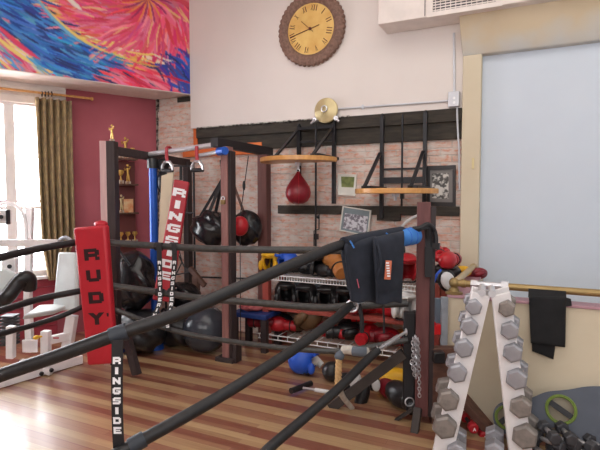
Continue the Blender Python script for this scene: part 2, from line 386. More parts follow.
# red boarded wainscot below the window
m = MB()
for k in range(6): lbox(m, s1-.02, s2, .03+k*.11, .03+k*.11+.1, 0, .02)
struct(m.build('baseboard_left', mat('wainscot_red', (150, 48, 62), .55), bevel=.004))
# window
wf = MB(); lbox(wf, s1, s1+.06, ZS, ZT, -.16, -.04); lbox(wf, s2-.06, s2, ZS, ZT, -.16, -.04); lbox(wf, s1, s2, ZS, ZS+.06, -.16, -.04); lbox(wf, s1, s2, ZT-.06, ZT, -.16, -.04)
wobj = struct(wf.build('window_1', white_steel, bevel=.003))
w = MB(); sm = sL(11, -.1); zr = onL(10, 201, -.1).z
lbox(w, sm-.05, sm+.05, ZS, ZT, -.14, -.06); lbox(w, sm+1.1, sm+1.2, ZS, ZT, -.14, -.06)
w.build('mullion', white_steel, wobj, bevel=.003)
w = MB(); lbox(w, s1, s2, zr-.012, zr+.012, -.13, -.07); w.build('glazing_bar', gate_white, wobj)
w = MB(); lbox(w, s1, s2, zr-.09, zr-.06, -.13, -.07); w.build('lower_rail', white_steel, wobj)
w = MB(); lbox(w, s1-.03, s2, ZS-.03, ZS, -.1, .09); w.build('window_sill', white_steel, wobj, bevel=.004)
g = bpy.data.materials.new('clear_glass'); g.use_nodes = True; gn = g.node_tree; gn.nodes.clear()
go = gn.nodes.new('ShaderNodeOutputMaterial'); gm = gn.nodes.new('ShaderNodeMixShader'); gt = gn.nodes.new('ShaderNodeBsdfTransparent'); gg = gn.nodes.new('ShaderNodeBsdfGlossy')
gg.inputs['Roughness'].default_value = .02; gm.inputs[0].default_value = .05
gn.links.new(gt.outputs[0], gm.inputs[1]); gn.links.new(gg.outputs[0], gm.inputs[2]); gn.links.new(gm.outputs[0], go.inputs[0])
w = MB(); lbox(w, s1+.05, s2-.05, ZS+.05, ZT-.05, -.105, -.1); w.build('pane', g, wobj, smooth=False)
# valance board over the window
w = MB(); lbox(w, sL(68, .03), s2, 2.66, 2.80, 0, .05); lbox(w, sL(66, .03), s2, 2.58, 2.67, 0, .03); lbox(w, sL(68, .03), s2, 2.745, 2.765, .05, .06)
struct(w.build('trim_2', soffit_white, bevel=.004))
# soffit with the mural, running parallel to the left wall
OFF = (V((SOFX, BY-.05, 0))-COR).dot(LN); SE = (V((SOFX, BY-.05, 0))-COR).dot(LD); SZ = 2.79
m = MB(); fa = Ls(SE, 0, OFF); fb = Ls(9.6, 0, OFF); ba = V((COR.x-.02, BY, 0)); bb = Ls(9.6, 0, 0)
for q in (0,):
    P = [V((p.x, p.y, SZ)) for p in (fa, fb, bb, ba)]; Q = [V((p.x, p.y, 4.45)) for p in (fa, fb, bb, ba)]
    m.add(P+Q, [(0, 1, 2, 3), (4, 7, 6, 5), (0, 4, 5, 1), (1, 5, 6, 2), (2, 6, 7, 3), (3, 7, 4, 0)])
struct(m.build('trim_3', soffit_white, smooth=False))

# ---- mural painted on the soffit face (abstract swirl of brush strokes)
def paint_mural():
    x0, y0, sc = -170, -110, 2.0; Wd, Hd = int(365*sc), int(215*sc)
    img = np.zeros((Hd, Wd, 3)); yy, xx = np.mgrid[0:Hd, 0:Wd]; X = xx/sc+x0; Y = yy/sc+y0
    rng = np.random.RandomState(3)
    def region(x, y):
        # 0 pink, 1 blue, 2 lower pink, 3 light/yellow edge, 4 deep blue, 5 lower-left stripes
        up = np.interp(x, [-170, 0, 38, 60, 80, 100, 120, 140, 200], [-160, -40, -2, 22, 36, 46, 53, 56, 58])
        lo = np.interp(x, [-170, -30, 0, 20, 40, 60, 80, 92, 100], [10, 18, 26, 46, 66, 74, 79, 76, 64])
        if x > 140 and y > np.interp(x, [140, 150, 165, 185, 195], [62, 54, 50, 44, 40]) and (y < np.interp(x, [140, 165, 176, 190], [60, 74, 92, 94])): return 4
        if y < up-4: return 0
        if y < up+3: return 3
        if x > 92: return 2 if y > np.interp(x, [92, 110, 140], [66, 58, 60]) else (3 if x > 112 else 1)
        if y < lo: return 1
        return 5
    pal = {0: [(226, 70, 110), (236, 100, 134), (218, 56, 84), (238, 136, 156), (228, 90, 84), (228, 76, 122), (232, 96, 130), (222, 60, 96)],
           1: [(36, 110, 190), (60, 140, 210), (30, 70, 160), (90, 160, 215), (24, 60, 140), (70, 120, 200), (40, 130, 200)],
           2: [(232, 60, 90), (240, 90, 120), (222, 40, 70), (240, 140, 150)],
           3: [(236, 208, 110), (240, 170, 80), (240, 220, 190), (230, 120, 130)],
           4: [(40, 56, 150), (60, 60, 160), (30, 80, 180), (90, 50, 140), (40, 100, 200)],
           5: [(236, 130, 150), (236, 214, 120), (230, 210, 210), (90, 160, 210), (222, 70, 110)]}
    img[:] = (200, 120, 150)
    cx, cy = 147, -2
    def stroke(x, y, ang, ln, wd, col, curv):
        n = max(3, int(ln*sc)); 
        for i in range(n):
            f_ = i/n; r = wd*sc*(1-abs(2*f_-1)**3)*.5+.4; ix, iy = (x-x0)*sc, (y-y0)*sc
            a0, a1 = int(max(0, iy-r)), int(min(Hd, iy+r+1)); b0, b1 = int(max(0, ix-r)), int(min(Wd, ix+r+1))
            if a1 > a0 and b1 > b0: img[a0:a1, b0:b1] = img[a0:a1, b0:b1]*.62+np.array(col)*.38
            x += math.cos(ang)/sc; y += math.sin(ang)/sc; ang += curv/sc
    for p_ in range(3):
        for k in range([1500, 2300, 1500][p_]):
            x = rng.uniform(-170, 192); y = rng.uniform(-105, 98); g_ = region(x, y); c = pal[g_][rng.randint(len(pal[g_]))]
            c = tuple(np.clip(np.array(c)+rng.normal(0, 10, 3), 0, 255))
            if p_ == 2 and rng.rand() < .10: c = (240, 190, 130) if g_ in (0, 3) else (24, 40, 100)
            if g_ in (0, 3):
                dx, dy = x-cx, y-cy; rr = math.hypot(dx, dy); a = math.atan2(dy, dx)+.55+.25*math.sin(rr/30); cv = -.012
                if g_ == 3: a = math.atan2(33, 60)
            elif g_ == 5: a = .75; cv = -.004
            elif g_ == 2: a = .35; cv = .006
            elif g_ == 4: a = .5; cv = .03
            else: a = .62-.002*x; cv = -.006
            stroke(x, y, a+rng.normal(0, .1), rng.uniform(14, [40, 34, 40][p_]), [4.5, 2.6, 1.1][p_], c, cv)
    for k in range(26): stroke(cx, cy, k*.245+rng.normal(0, .05), 26, .9, (240, 150, 70) if k % 2 else (150, 30, 90), .02)
    stroke(36, -4, .95, 95, 2.2, (240, 208, 110), -.0062)
    stroke(34, -6, 1.0, 70, 2, (110, 180, 220), -.006); stroke(-6, 22, .8, 60, 3.2, (226, 60, 100), -.004); stroke(-6, 34, .75, 50, 2.6, (240, 214, 120), -.004)
    stroke(60, -10, .8, 30, 3, (236, 226, 214), -.004)
    return img/255., x0, y0, sc
img, ix0, iy0, isc = paint_mural()
nu, nv = 430, 190
def proj(p):
    d = p-O; fw = F*cp-UP*sp; up_ = F*sp+UP*cp; z = d.dot(fw); return 300+FPX*d.dot(R_)/z, 225-FPX*d.dot(up_)/z
m = MB(); sa, sb = SE+.005, 4.2; vv = []; cols = np.zeros(((nu+1)*(nv+1), 4)); cols[:, 3] = 1
for i in range(nu+1):
    for j in range(nv+1):
        p = Ls(sa+(sb-sa)*i/nu, SZ+.008+(4.40-SZ)*j/nv, OFF+.006); vv.append(p); u, v_ = proj(p)
        a = int((u-ix0)*isc); b = int((v_-iy0)*isc); c = img[min(max(b, 0), img.shape[0]-1), min(max(a, 0), img.shape[1]-1)]
        cols[i*(nv+1)+j, :3] = [x/12.92 if x <= .04045 else ((x+.055)/1.055)**2.4 for x in c]
me = bpy.data.meshes.new('mural_painting')
me.from_pydata([tuple(p-fa) for p in vv], [], [(i*(nv+1)+j, i*(nv+1)+j+1, (i+1)*(nv+1)+j+1, (i+1)*(nv+1)+j) for i in range(nu) for j in range(nv)])
ca = me.color_attributes.new('paint', 'FLOAT_COLOR', 'POINT'); ca.data.foreach_set('color', cols.ravel())
mm = bpy.data.materials.new('mural_paint'); mm.use_nodes = True; at_ = mm.node_tree.nodes.new('ShaderNodeAttribute'); at_.attribute_name = 'paint'
mm.node_tree.links.new(at_.outputs[0], mm.node_tree.nodes['Principled BSDF'].inputs['Base Color']); mm.node_tree.nodes['Principled BSDF'].inputs['Roughness'].default_value = .6
me.materials.append(mm); mo = bpy.data.objects.new('mural_painting', me); S.collection.objects.link(mo); mo.location = fa
mo.modifiers.new('thickness', 'SOLIDIFY').thickness = .004
tag(mo, 'abstract pink and blue swirling brushstroke mural high above the window', 'mural')

# right: tan pilaster, header, blue recessed panel
p1x = onY(481, 100, BY-.1).x; YP = BY-.1; hz0, hz1 = 2.98, 3.185
m = MB().box(((PX+p1x)/2, (YP+BY)/2, 1.6), (p1x-PX, BY-YP, 3.2)); m.box((RT-.1, (YP+BY)/2, 1.6), (.2, BY-YP, 3.2)); struct(m.build('wall_right', tan_wall, smooth=False, bevel=.008))
m = MB(); hb = onY(484, 54, YP).z
prof = [(YP, hb), (YP-.06, hb+.09), (YP-.16, hz1), (BY-.01, hz1), (BY-.01, hb)]
pts = [V((PX-(.0, .01, .02, 0, 0)[i_], y, z)) for i_, (y, z) in enumerate(prof)]; pts2 = [V((RT, y, z)) for y, z in prof]; n = len(prof)
m.add(pts+pts2, [tuple(range(n)), tuple(range(2*n-1, n-1, -1))]+[(i, n+i, n+(i+1) % n, (i+1) % n) for i in range(n)])
hm = mat('header_paint', (202, 184, 154), .85, rgb2=(208, 191, 162), scale=2); hn = hm.node_tree; hp = hn.nodes['Principled BSDF']; src = hp.inputs['Base Color'].links[0].from_socket
hs = hn.nodes.new('ShaderNodeSeparateXYZ'); ht = hn.nodes.new('ShaderNodeTexCoord'); hn.links.new(ht.outputs['Object'], hs.inputs[0])
hno = hn.nodes.new('ShaderNodeTexNoise'); hno.inputs['Scale'].default_value = 3.2; hno.inputs['Detail'].default_value = 4; hn.links.new(ht.outputs['Object'], hno.inputs[0])
ha = hn.nodes.new('ShaderNodeMath'); ha.operation = 'MULTIPLY_ADD'; ha.inputs[1].default_value = -.5; hn.links.new(hno.outputs[0], ha.inputs[0]); hn.links.new(hs.outputs[2], ha.inputs[2])
hr = hn.nodes.new('ShaderNodeMapRange'); hr.inputs[1].default_value = -.28; hr.inputs[2].default_value = -.04; hr.inputs[3].default_value = 1; hr.inputs[4].default_value = 0; hn.links.new(ha.outputs[0], hr.inputs[0])
hx = hn.nodes.new('ShaderNodeMixRGB'); hn.links.new(hr.outputs[0], hx.inputs[0]); hn.links.new(src, hx.inputs[1]); hx.inputs[2].default_value = lin((198, 198, 194)); hn.links.new(hx.outputs[0], hp.inputs['Base Color'])
struct(m.build('wall_right_header', hm, bevel=.01))
m = MB().box(((p1x+RT)/2, BY-.012, 1.5), (RT-p1x, .03, 3.1)); struct(m.build('wall_recess', blue_wall, smooth=False))
# half wall with return
HY = 3.57; HX = onY(447, 300, HY).x; HZ = .86
m = MB().box(((HX+RT)/2, HY+.06, HZ/2), (RT-HX, .12, HZ)); m.box((HX+.06, (HY+BY)/2, HZ/2), (.12, BY-HY-.1, HZ)); struct(m.build('wall_half', tan_wall, smooth=False, bevel=.006))
m = MB().box(((HX+RT)/2, HY+.055, HZ+.008), (RT-HX, .14, .018)); m.box((HX+.06, (HY+YP)/2+.06, HZ+.008), (.14, YP-HY-.14, .018))
struct(m.build('trim_4', mat('ledge_pink', (170, 130, 140), .5), bevel=.003))

# duct with vent
dz = onY(386.5, 34.5, BY-.05).z; dfy = 4.50; dx0 = onY(378, 25, dfy).x
dt = MB(); dt.box(((dx0+RT)/2, (dfy+BY-.05)/2, (dz+4.3)/2), (RT-dx0, BY-.05-dfy, 4.3-dz))
D = struct(dt.build('trim_5', vent_white, bevel=.006)); xs_ = onY(425, 5, dfy).x; q = MB(); q.box((xs_, dfy-.001, (dz+4.3)/2), (.006, .004, 4.3-dz-.02)); q.build('seam', vent_dark, D)
tv = thing('air_vent', 'white ventilation grille in the boxed duct above the plastered arch', 'vent', onY(452, 0, dfy))
va = onY(433, 12.5, dfy); vb = onY(496, 4, dfy)
q = MB(); vz0, vz1 = va.z, va.z+.42
for (a, b, c, d) in ((va.x-.05, va.x, vz0-.04, vz1+.04), (vb.x, vb.x+.05, vz0-.04, vz1+.04), (va.x, vb.x, vz0-.04, vz0), (va.x, vb.x, vz1, vz1+.04)):
    q.box(((a+b)/2, dfy-.008, (c+d)/2), (b-a, .016, d-c))
q.build('frame', vent_white, tv)
q = MB().box(((va.x+vb.x)/2, dfy-.002, (vz0+vz1)/2), (vb.x-va.x, .003, vz1-vz0)); q.build('backing', vent_dark, tv)
q = MB()
for k in range(18): q.box(((va.x+vb.x)/2, dfy-.006, vz0+.012+k*.0233), (vb.x-va.x, .008, .009))
for k in range(12): q.box((va.x+(vb.x-va.x)*(k+.5)/12, dfy-.008, (vz0+vz1)/2), (.006, .006, vz1-vz0))
q.build('louvre', vent_white, tv)

# ================================================================== WALL THINGS
WY = BY-.05
def wallbox(mb, px0, py0, px1, py1, Y, d):                          # box hugging a wall plane between two picture points
    a = onY(px0, py0, Y); b = onY(px1, py1, Y); return mb.box(((a.x+b.x)/2, Y-d/2, (a.z+b.z)/2), (abs(b.x-a.x), d, abs(b.z-a.z)))
# clock
cc = onY(311.3, 29.5, WY-.02); tk = thing('wall_clock', 'large round brown wall clock with scalloped rim and cream dial', 'clock', cc)
nn = 44
def scal(a, i): return 1+(.035*abs(math.sin(a*nn/2)) if i in (1, 2, 3) else 0)
MB().lathe([(.30, .018), (.362, -.018), (.372, .0), (.362, .03), (.33, .05), (.30, .045), (.27, .03), (.262, .02)], cc, (0, -1, 0), 176, scal).build('rim', clock_wood, tk)
MB().lathe([(.001, .0), (.27, .0), (.27, .02), (.001, .021)], cc, (0, -1, 0), 64).build('dial', clock_dial, tk)
til = math.radians(12); q = MB()
for k, r_ in enumerate(['XII', 'I', 'II', 'III', 'IV', 'V', 'VI', 'VII', 'VIII', 'IX', 'X', 'XI']):
    a = til+k*math.pi/6; up_ = V((math.sin(a), 0, math.cos(a))); rt = V((math.cos(a), 0, -math.sin(a)))
    for j, ch in enumerate(r_): q.char(ch, cc+V((0, -.0225, 0))+up_*.215+rt*((j-(len(r_)-1)/2)*.026), rt, up_, .06, w=.022 if ch in 'XV' else .008, bold=.0)
q.build('numerals', clock_ink, tk)
q = MB(); q.bar(cc+V((.10, -.028, .025)), cc+V((-.235, -.028, -.058)), .010, .004, (0, 1, 0)); q.build('minute_hand', clock_ink, tk)
q = MB(); q.bar(cc+V((.03, -.031, -.03)), cc+V((-.10, -.031, .085)), .014, .004, (0, 1, 0)); q.lathe([(.016, 0), (.016, .008), (.0, .01)], cc+V((0, -.028, 0)), (0, -1, 0), 16); q.build('hour_hand', clock_ink, tk)
# bell
bc = onY(326, 110.5, WY-.05); tb = thing('wall_bell', 'round pale brass bell with two chrome lugs on the white wall', 'bell', bc)
MB().lathe([(.0, .035), (.03, .034), (.05, .028), (.10, .022), (.126, .010), (.13, -.005), (.12, -.012), (.0, -.012)], bc, (0, -1, 0), 40).build('gong', bell_brass, tb)
MB().torus(bc+V((0, -.05, .01)), (0, 1, 0), .03, .007).build('centre_ring', silver, tb)
for sgn in (-1, 1): q = MB(); q.cyl(bc+V((sgn*.10, .04, -.085)), bc+V((sgn*.12, -.03, -.09)), .024); q.tube([bc+V((sgn*.12, -.03, -.09)), bc+V((sgn*.14, -.032, -.115)), bc+V((sgn*.155, -.03, -.125))], .013, 8); q.build('lug', silver, tb)
MB().cyl(bc+V((0, .045, 0)), bc+V((0, -.02, 0)), .03).build('mount', black_metal, tb)
# conduit and box
q = MB(); a = onY(337, 109, WY-.012); b = onY(448, 101, WY-.012); q.cyl(a, b, .010, 10)
a2 = onY(363, 107, WY-.012); q.box(a2, (.02, .03, .04)); q.cyl(onY(454.5, 94, WY-.012), onY(454, 33, WY-.012), .011, 10)
tag(q.build('electrical_conduit', conduit_grey), 'thin grey conduit running sideways and upwards over the white wall', 'conduit')
tj = thing('junction_box', 'grey square electrical box beside the tan pilaster top', 'electrical box', onY(454.5, 107, WY))
q = MB(); wallbox(q, 449, 93, 460, 107, WY, .06); q.build('box_body', conduit_grey, tj, bevel=.006)
q = MB(); 
for yy in (98, 102.5): q.cyl(onY(454, yy, WY-.058), onY(454, yy, WY-.064), .012)
q.build('socket', ink_white, tj)
q = MB(); q.tube([onY(457, 106, WY-.02), onY(457.5, 125, WY-.02), onY(459, 150, WY-.03), onY(459.5, 190, WY-.03)], .009, 8); q.build('drop_conduit', conduit_grey, tj)

# speed bag platforms
def semi(cx, cy, r, n=24): return [(cx+r*math.cos(math.pi+math.pi*i/n), cy+r*math.sin(math.pi+math.pi*i/n)) for i in range(n+1)]
def platform(name, pc, r, z, pxs, pyt, wy, label, ztop, low, rodpx, rodbot):
    t = thing(name, label, 'speed bag platform', V((pc.x, wy, z)))
    q = MB(); yb = pc.y+.05
    poly = [(pc.x-r, yb)]+semi(pc.x, pc.y, r)+[(pc.x+r, yb)]
    q.prism(poly, V((0, 0, z-.022)), V((1, 0, 0)), V((0, 1, 0)), .044); q.build('wooden_board', board_wood, t, bevel=.005)
    for px in pxs:
        x = onY(px, 150, wy-.03).x; q = MB(); q.box((x, wy-.03, (ztop+low)/2), (.035, .04, ztop-low)); q.ell((x, wy-.03, ztop+.01), (.018, .018, .018), n=10); q.build('upright', black_metal, t)
        q = MB(); q.bar(V((x-.012, wy-.05, ztop-.05 if pxs[0] < 320 else z+.38)), V((x-.012, yb-.22, z+.03)), .03, .02, (1, 0, 0)); q.build('brace', black_metal, t)
        q = MB(); q.box((x, (wy+yb)/2-.1, z+.035), (.09, wy-yb+.2, .03)); q.build('arm', black_metal, t, bevel=.003)
    xa, xb = (onY(p, 150, wy-.03).x for p in pxs)
    q = MB(); q.box(((xa+xb)/2, wy-.05, (ztop-.03) if pxs[0] < 320 else z+.11), (abs(xb-xa), .03, .03 if pxs[0] < 320 else .06)); q.box(((xa+xb)/2, wy-.04, z+.22), (abs(xb-xa)*.9, .02, .02)); q.build('crossbar', black_metal, t)
    q = MB(); xr = onY(rodpx, 150, wy-.04).x; zb = onY(rodpx, rodbot, wy-.04).z; q.cyl((xr, wy-.07, ztop), (xr, wy-.07, zb), .010); q.box((xr, wy-.05, zb+.1), (.03, .05, .06)); q.build('adjusting_rod', black_metal, t)
    q = MB(); q.cyl((pc.x, pc.y-.02, z-.02), (pc.x, pc.y-.02, z-.05), .032, 20); q.cyl((pc.x, pc.y-.02, z-.05), (pc.x, pc.y-.02, z-.085), .014); q.build('swivel', silver, t)
    return t
z1 = 1.93; pc1 = onZ(298, 157, z1); pc1 = V((onY(299, 157, 4.42).x, 4.42, z1)); ztp = onY(300, 129, WY).z
platform('speed_bag_platform', pc1, .385, z1, (299, 334), 129, BY-.06, 'wood-rimmed speed bag platform with a red bag hanging below', 2.32, 1.50, 317, 246)
z2 = 1.62; pc2 = V((onY(396, 191, 4.42).x, 4.42, z2))
platform('speed_bag_platform', pc2, .37, z2, (382, 425), 118, BY-.06, 'lower empty speed bag platform left of the black framed photograph', 2.36, 1.36, 403, 206)
# crank at rod bottom
# speed bag
ts = thing('speed_bag', 'red teardrop speed bag under the left round wooden board', 'speed bag', (pc1.x, pc1.y-.02, z1-.42))
q = MB(); pr = [(.0, 0), (.05, .004), (.095, .03), (.122, .075), (.128, .115), (.115, .165), (.085, .215), (.05, .262), (.022, .30), (.012, .318), (.0, .32)]
zz = z1-.43; q.lathe(pr, (pc1.x, pc1.y-.02, zz), n=32); blad = q.build('bladder', leather_dark_red, ts)
q = MB()
for k in range(6):
    a = k*math.pi/3; q.tube([V((pc1.x+r_*1.005*math.cos(a), pc1.y-.02+r_*1.005*math.sin(a), zz+z_)) for r_, z_ in pr[1:-1]], .0025, 6)
q.build('seam', leather_red, blad)
q = MB(); q.torus((pc1.x, pc1.y-.02, zz+.33), (0, 1, 0), .016, .006); q.build('hook', chrome, ts)

# dark plank along the wall
q = MB(); xa = onY(279, 209, BY).x; q.box(((xa+PX-.02)/2, BY-.016, 1.435), (PX-.02-xa, .032, .09)); q.box((onY(390, 216, BY).x, BY-.045, 1.37), (.24, .03, .07))
q.box((onY(326, 209, BY).x, BY-.036, 1.435), (.07, .008, .035)); tag(q.build('wall_plank', dark_timber, bevel=.004), 'dark timber plank fixed along the brick under the speed bags', 'plank')
# pictures
def picture(name, label, px, fm, im, matm=None, mw=.02, Y=BY, d=.025, tilt=0, im_rect=None):
    # px: four corners TL,TR,BR,BL
    P = [onY(a, b, Y-d) for a, b in px]; c = sum(P, V())/4; t = thing(name, label, 'picture', c)
    q = MB(); q.slab([P[3], P[2], P[1], P[0]], -.0 or .001); q = MB(); sh = V((0, d, 0))
    def inset(P, k): return [p+(c-p).normalized()*k*1.35 for p in P]
    I = inset(P, mw); ex = [P[i] for i in range(4)]
    for i in range(4):
        j = (i+1) % 4; q.slab([P[i]+sh*.9, P[j]+sh*.9, I[j]+sh*.9, I[i]+sh*.9], d*.9)
        q.add([P[i], P[j], I[j], I[i], P[i]+sh*.9, P[j]+sh*.9, I[j]+sh*.9, I[i]+sh*.9], [(0, 1, 2, 3), (4, 7, 6, 5), (0, 4, 5, 1), (1, 5, 6, 2), (2, 6, 7, 3), (3, 7, 4, 0)])
    q.build('picture_frame', fm, t, smooth=False)
    q = MB(); q.add([p+sh*.4 for p in I]+[p+sh*.85 for p in I], [(0, 1, 2, 3), (4, 7, 6, 5), (0, 4, 5, 1), (1, 5, 6, 2), (2, 6, 7, 3), (3, 7, 4, 0)]); q.build('mount', matm or im, t, smooth=False)
    if im_rect:
        Q = [onY(a, b, Y-d*.62) for a, b in im_rect]; q = MB(); q.add(Q+[p+V((0, .004, 0)) for p in Q], [(0, 1, 2, 3), (4, 7, 6, 5), (0, 4, 5, 1), (1, 5, 6, 2), (2, 6, 7, 3), (3, 7, 4, 0)]); q.build('photograph', im, t, smooth=False)
    return t
picture('framed_photograph', 'black framed black-and-white photograph beside the tan pilaster', [(427, 166), (455.5, 165), (455.5, 206.5), (427, 206)], frame_black, photo_bw, mat('grey_mat', (120, 116, 114), .7), .035, im_rect=[(432, 173.5), (448.5, 173), (448.5, 199), (432, 198)])
picture('framed_photograph', 'small white bordered print with a green scene between the two platforms', [(337.5, 174), (356.5, 174.5), (355, 196), (338, 195)], mat_white, photo_green, mat_white, .01, Y=BY-.0, im_rect=[(341, 176.5), (354.5, 177), (353.5, 187.5), (341.5, 187)])
picture('framed_photograph', 'tilted framed group photo in front of the dark plank', [(342.5, 206), (371, 210.5), (368, 236.5), (339, 230.5)], mat_white, photo_people, mat('photo_sky', (120, 134, 140), .6), .012, Y=BY-.035, im_rect=[(345, 213), (368, 216.5), (366, 233), (343, 228)])
# wall rail lower: thin dark horizontal pipe on brick, behind bags
q = MB(); q.cyl(onY(196, 277, BY-.03), onY(264, 279, BY-.03), .010, 8); q.cyl(onY(196, 285, BY-.03), onY(196, 270, BY-.03), .010, 8); tag(q.build('wall_pipe', black_metal), 'thin black pipe low on the brick behind the hanging bags', 'pipe')
# crank
q = MB(); q.tube([onY(319, 213, BY-.05), onY(319, 226, BY-.05), onY(319, 229, BY-.05), onY(314, 231, BY-.05), onY(314, 246, BY-.05)], .006, 8); q.ell(onY(318, 217, BY-.05), (.014, .014, .02), n=10); tag(q.build('crank_handle', black_metal), 'thin bent black crank handle hanging below the dark plank', 'handle')

# ================================================================== CURTAIN
tcn = thing('curtain', 'long brown patterned curtain gathered at the right of the window', 'curtain', onL(55, 280, .12))
q = MB(); nS, nZ = 60, 30; vs_ = []; fs = []
ztop = onL(50, 99, .12).z; zbot = onL(50, 280, .12).z
for j in range(nZ+1):
    fz = j/nZ; z = ztop+(zbot-ztop)*fz; sw = max(0, fz-.72)/.28
    pl = 38+3*fz+6*sw**1.5; pr_ = 73.5-.5*fz-17*sw**1.6
    for i in range(nS+1):
        fx = i/nS; px = pl+(pr_-pl)*fx; s = sL(px, .12); o = .12+(.038-.012*math.sin(fz*5))*math.sin(fx*2*math.pi*5.3+.7*math.sin(fz*4))+.012*math.sin(fx*31+fz*3)
        vs_.append(Ls(s, z, o))
for j in range(nZ):
    for i in range(nS): a = j*(nS+1)+i; fs.append((a, a+1, a+nS+2, a+nS+1))
q.add(vs_, fs); ob = q.build('drape', curtain_m, tcn, ang=180); md = ob.modifiers.new('s', 'SOLIDIFY'); md.thickness = .006
q = MB()
for k in range(4): q.torus(onL(42+k*3.2, 94, .13), LD, .026, .005, 16, 6)
q.build('ring', black_metal, tcn)
q = MB(); q.cyl(onL(92, 98.7, .13), Ls(3.9, onL(92, 98.7, .13).z+.0, .13), .013, 12); q.cyl(onL(91, 98.7, .13), onL(93, 99, .13), .02); 
tag(q.build('curtain_rod', board_wood), 'thin wooden curtain rod above the window', 'curtain rod')

# ================================================================== TIMBER FRAME, POSTS
def post(name, c, w, d, z0, z1, mt, label, rot=0, group=None):
    q = MB(); q.box((c.x, c.y, (z0+z1)/2), (w, d, z1-z0), Matrix.Rotation(rot, 3, 'Z')); o = q.build(name, mt, bevel=.004)
    return tag(o, label, 'post', group)
A = V((-2.67, 3.92, 0)); B = V((-2.67, 4.62, 0)); P1 = at(116.5, 366, 4.6); P1.z = 0; C = V((-3.68, 4.6, 0))
ta = thing('timber_post', 'front reddish timber post with a brass padlock on it', 'post', A)
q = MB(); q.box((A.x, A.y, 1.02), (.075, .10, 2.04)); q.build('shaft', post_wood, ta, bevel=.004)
q = MB(); q.box((A.x+.052, A.y+.005, 1.0), (.028, .09, 2.0)); q.build('shaded_side', dark_post, ta, bevel=.003)  # dark strip colours in the shaded side of the same post
q = MB(); q.box((A.x+.0, A.y-.0, .02), (.2, .16, .04)); q.box((A.x+.1, A.y-.0, .1), (.04, .1, .2)); q.build('foot', dark_post, ta, bevel=.004)
pk = onY(223, 200, A.y-.06)
q = MB(); q.box(pk+V((0, 0, -.02)), (.045, .025, .045)); pb0 = q.build('padlock_body', brass, ta, bevel=.006); q = MB(); q.torus(pk+V((0, 0, .015)), (0, 1, 0), .017, .005); q.build('shackle', silver, pb0)
post('timber_post', B, .11, .10, 0, 2.02, mat('post_brown', (98, 60, 56), .6, rgb2=(116, 74, 70), scale=5, stretch=(6, 6, .8)), 'rear reddish timber post left of the red speed bag')
post('timber_post', C, .07, .08, 0, 1.98, dark_post, 'slim dark timber post behind the red slanted pad')
tp = thing('timber_post', 'tall dark timber post with a pale pink face beside the curtain', 'post', P1)
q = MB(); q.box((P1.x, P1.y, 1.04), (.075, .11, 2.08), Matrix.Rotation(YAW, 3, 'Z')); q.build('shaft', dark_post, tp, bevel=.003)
q = MB(); q.box(P1-R_*.066+V((0, 0, 1.04)), (.06, .11, 2.08), Matrix.Rotation(YAW, 3, 'Z')); q.build('pale_face', pink_post, tp, bevel=.003)  # pale face of the post, made as its own strip
q = MB(); q.bar(at(127, 338, 4.25), at(137, 377, 4.2)+V((0, 0, .02)), .07, .05); q.build('foot_brace', dark_post, tp)
# beams
q = MB(); q.box((A.x-.06, (A.y+B.y)/2+.06, 2.075), (.085, 1.05, .085)); o = q.build('roof_beam', mat('beam_dark', (34, 30, 34), .6), bevel=.004); tag(o, 'dark beam running back from the padlocked post to the brick wall', 'beam')
q = MB(); pa = P1+V((0, 0, 2.0)); pb = C+V((-.02, .05, 1.97)); q.bar(pa, pb, .08, .045, (0, 0, 1)); tag(q.build('roof_beam', dark_post, bevel=.004), 'dark beam from the pink-faced post back past the blue pole', 'beam')
a = onY(183, 147, BY-.03); b = onY(262, 150, BY-.03); q = MB(); q.box(((a.x+b.x)/2, BY-.02, 2.12), (b.x-a.x, .04, .13)); q.box((bx0-.03, BY-.02, 2.3), (.06, .03, .3)); tag(q.build('ledger_board', orange_wood, bevel=.004), 'bright orange ledger board on the brick under the dark beam', 'board')
# pull-up bars
XL = onY(150.5, 153, 3.9).x
q = MB(); q.cyl((XL-.03, 3.9, 2.005), (A.x-.10, 3.9, 2.065), .025); tag(q.build('pull_up_bar', silver), 'upper silver pull-up bar resting on the blue pole', 'bar')
q = MB(); q.cyl((A.x-.42, 4.05, 1.985), (A.x+.06, 3.80, 1.99), .02); o = tag(q.build('pull_up_bar', silver, origin=(A.x, 3.85, 1.96)), 'lower silver pull-up bar with a blue cap', 'bar')
q = MB(); q.cyl((A.x-.03, 3.835, 1.99), (A.x+.07, 3.79, 1.99), .038); q.build('end_cap', blue_steel, o)
def grip(px, py, lab):
    c = onY(px, py, 3.9); t = thing('exercise_grip', lab, 'exercise grip', c+V((0, 0, -.13)), 'grips hanging on the pull-up bar')
    q = MB(); q.band([c+V((0, -.028, .03)), c+V((0, -.03, -.01)), c+V((0, -.028, -.06)), c+V((0, -.02, -.10))], .035, .008, (1, 0, 0)); q.band([c+V((0, .028, .03)), c+V((0, 0, .045)), c+V((0, -.028, .03))], .035, .008, (1, 0, 0)); q.build('red_strap', pad_maroon, t)
    q = MB(); q.tube([c+V((-.065, -.02, -.195)), c+V((-.062, -.02, -.15)), c+V((-.03, -.02, -.11)), c+V((.03, -.02, -.11)), c+V((.062, -.02, -.15)), c+V((.065, -.02, -.195))], .015, 8); q.build('stirrup', chrome, t)
    q = MB(); q.cyl(c+V((-.065, -.02, -.195)), c+V((.065, -.02, -.195)), .02); q.build('grip', leather_black, t)
grip(168.5, 151, 'left chrome stirrup handle on a red strap near the blue pole'); grip(198.5, 150, 'right chrome stirrup handle on a red strap near the padlocked post')
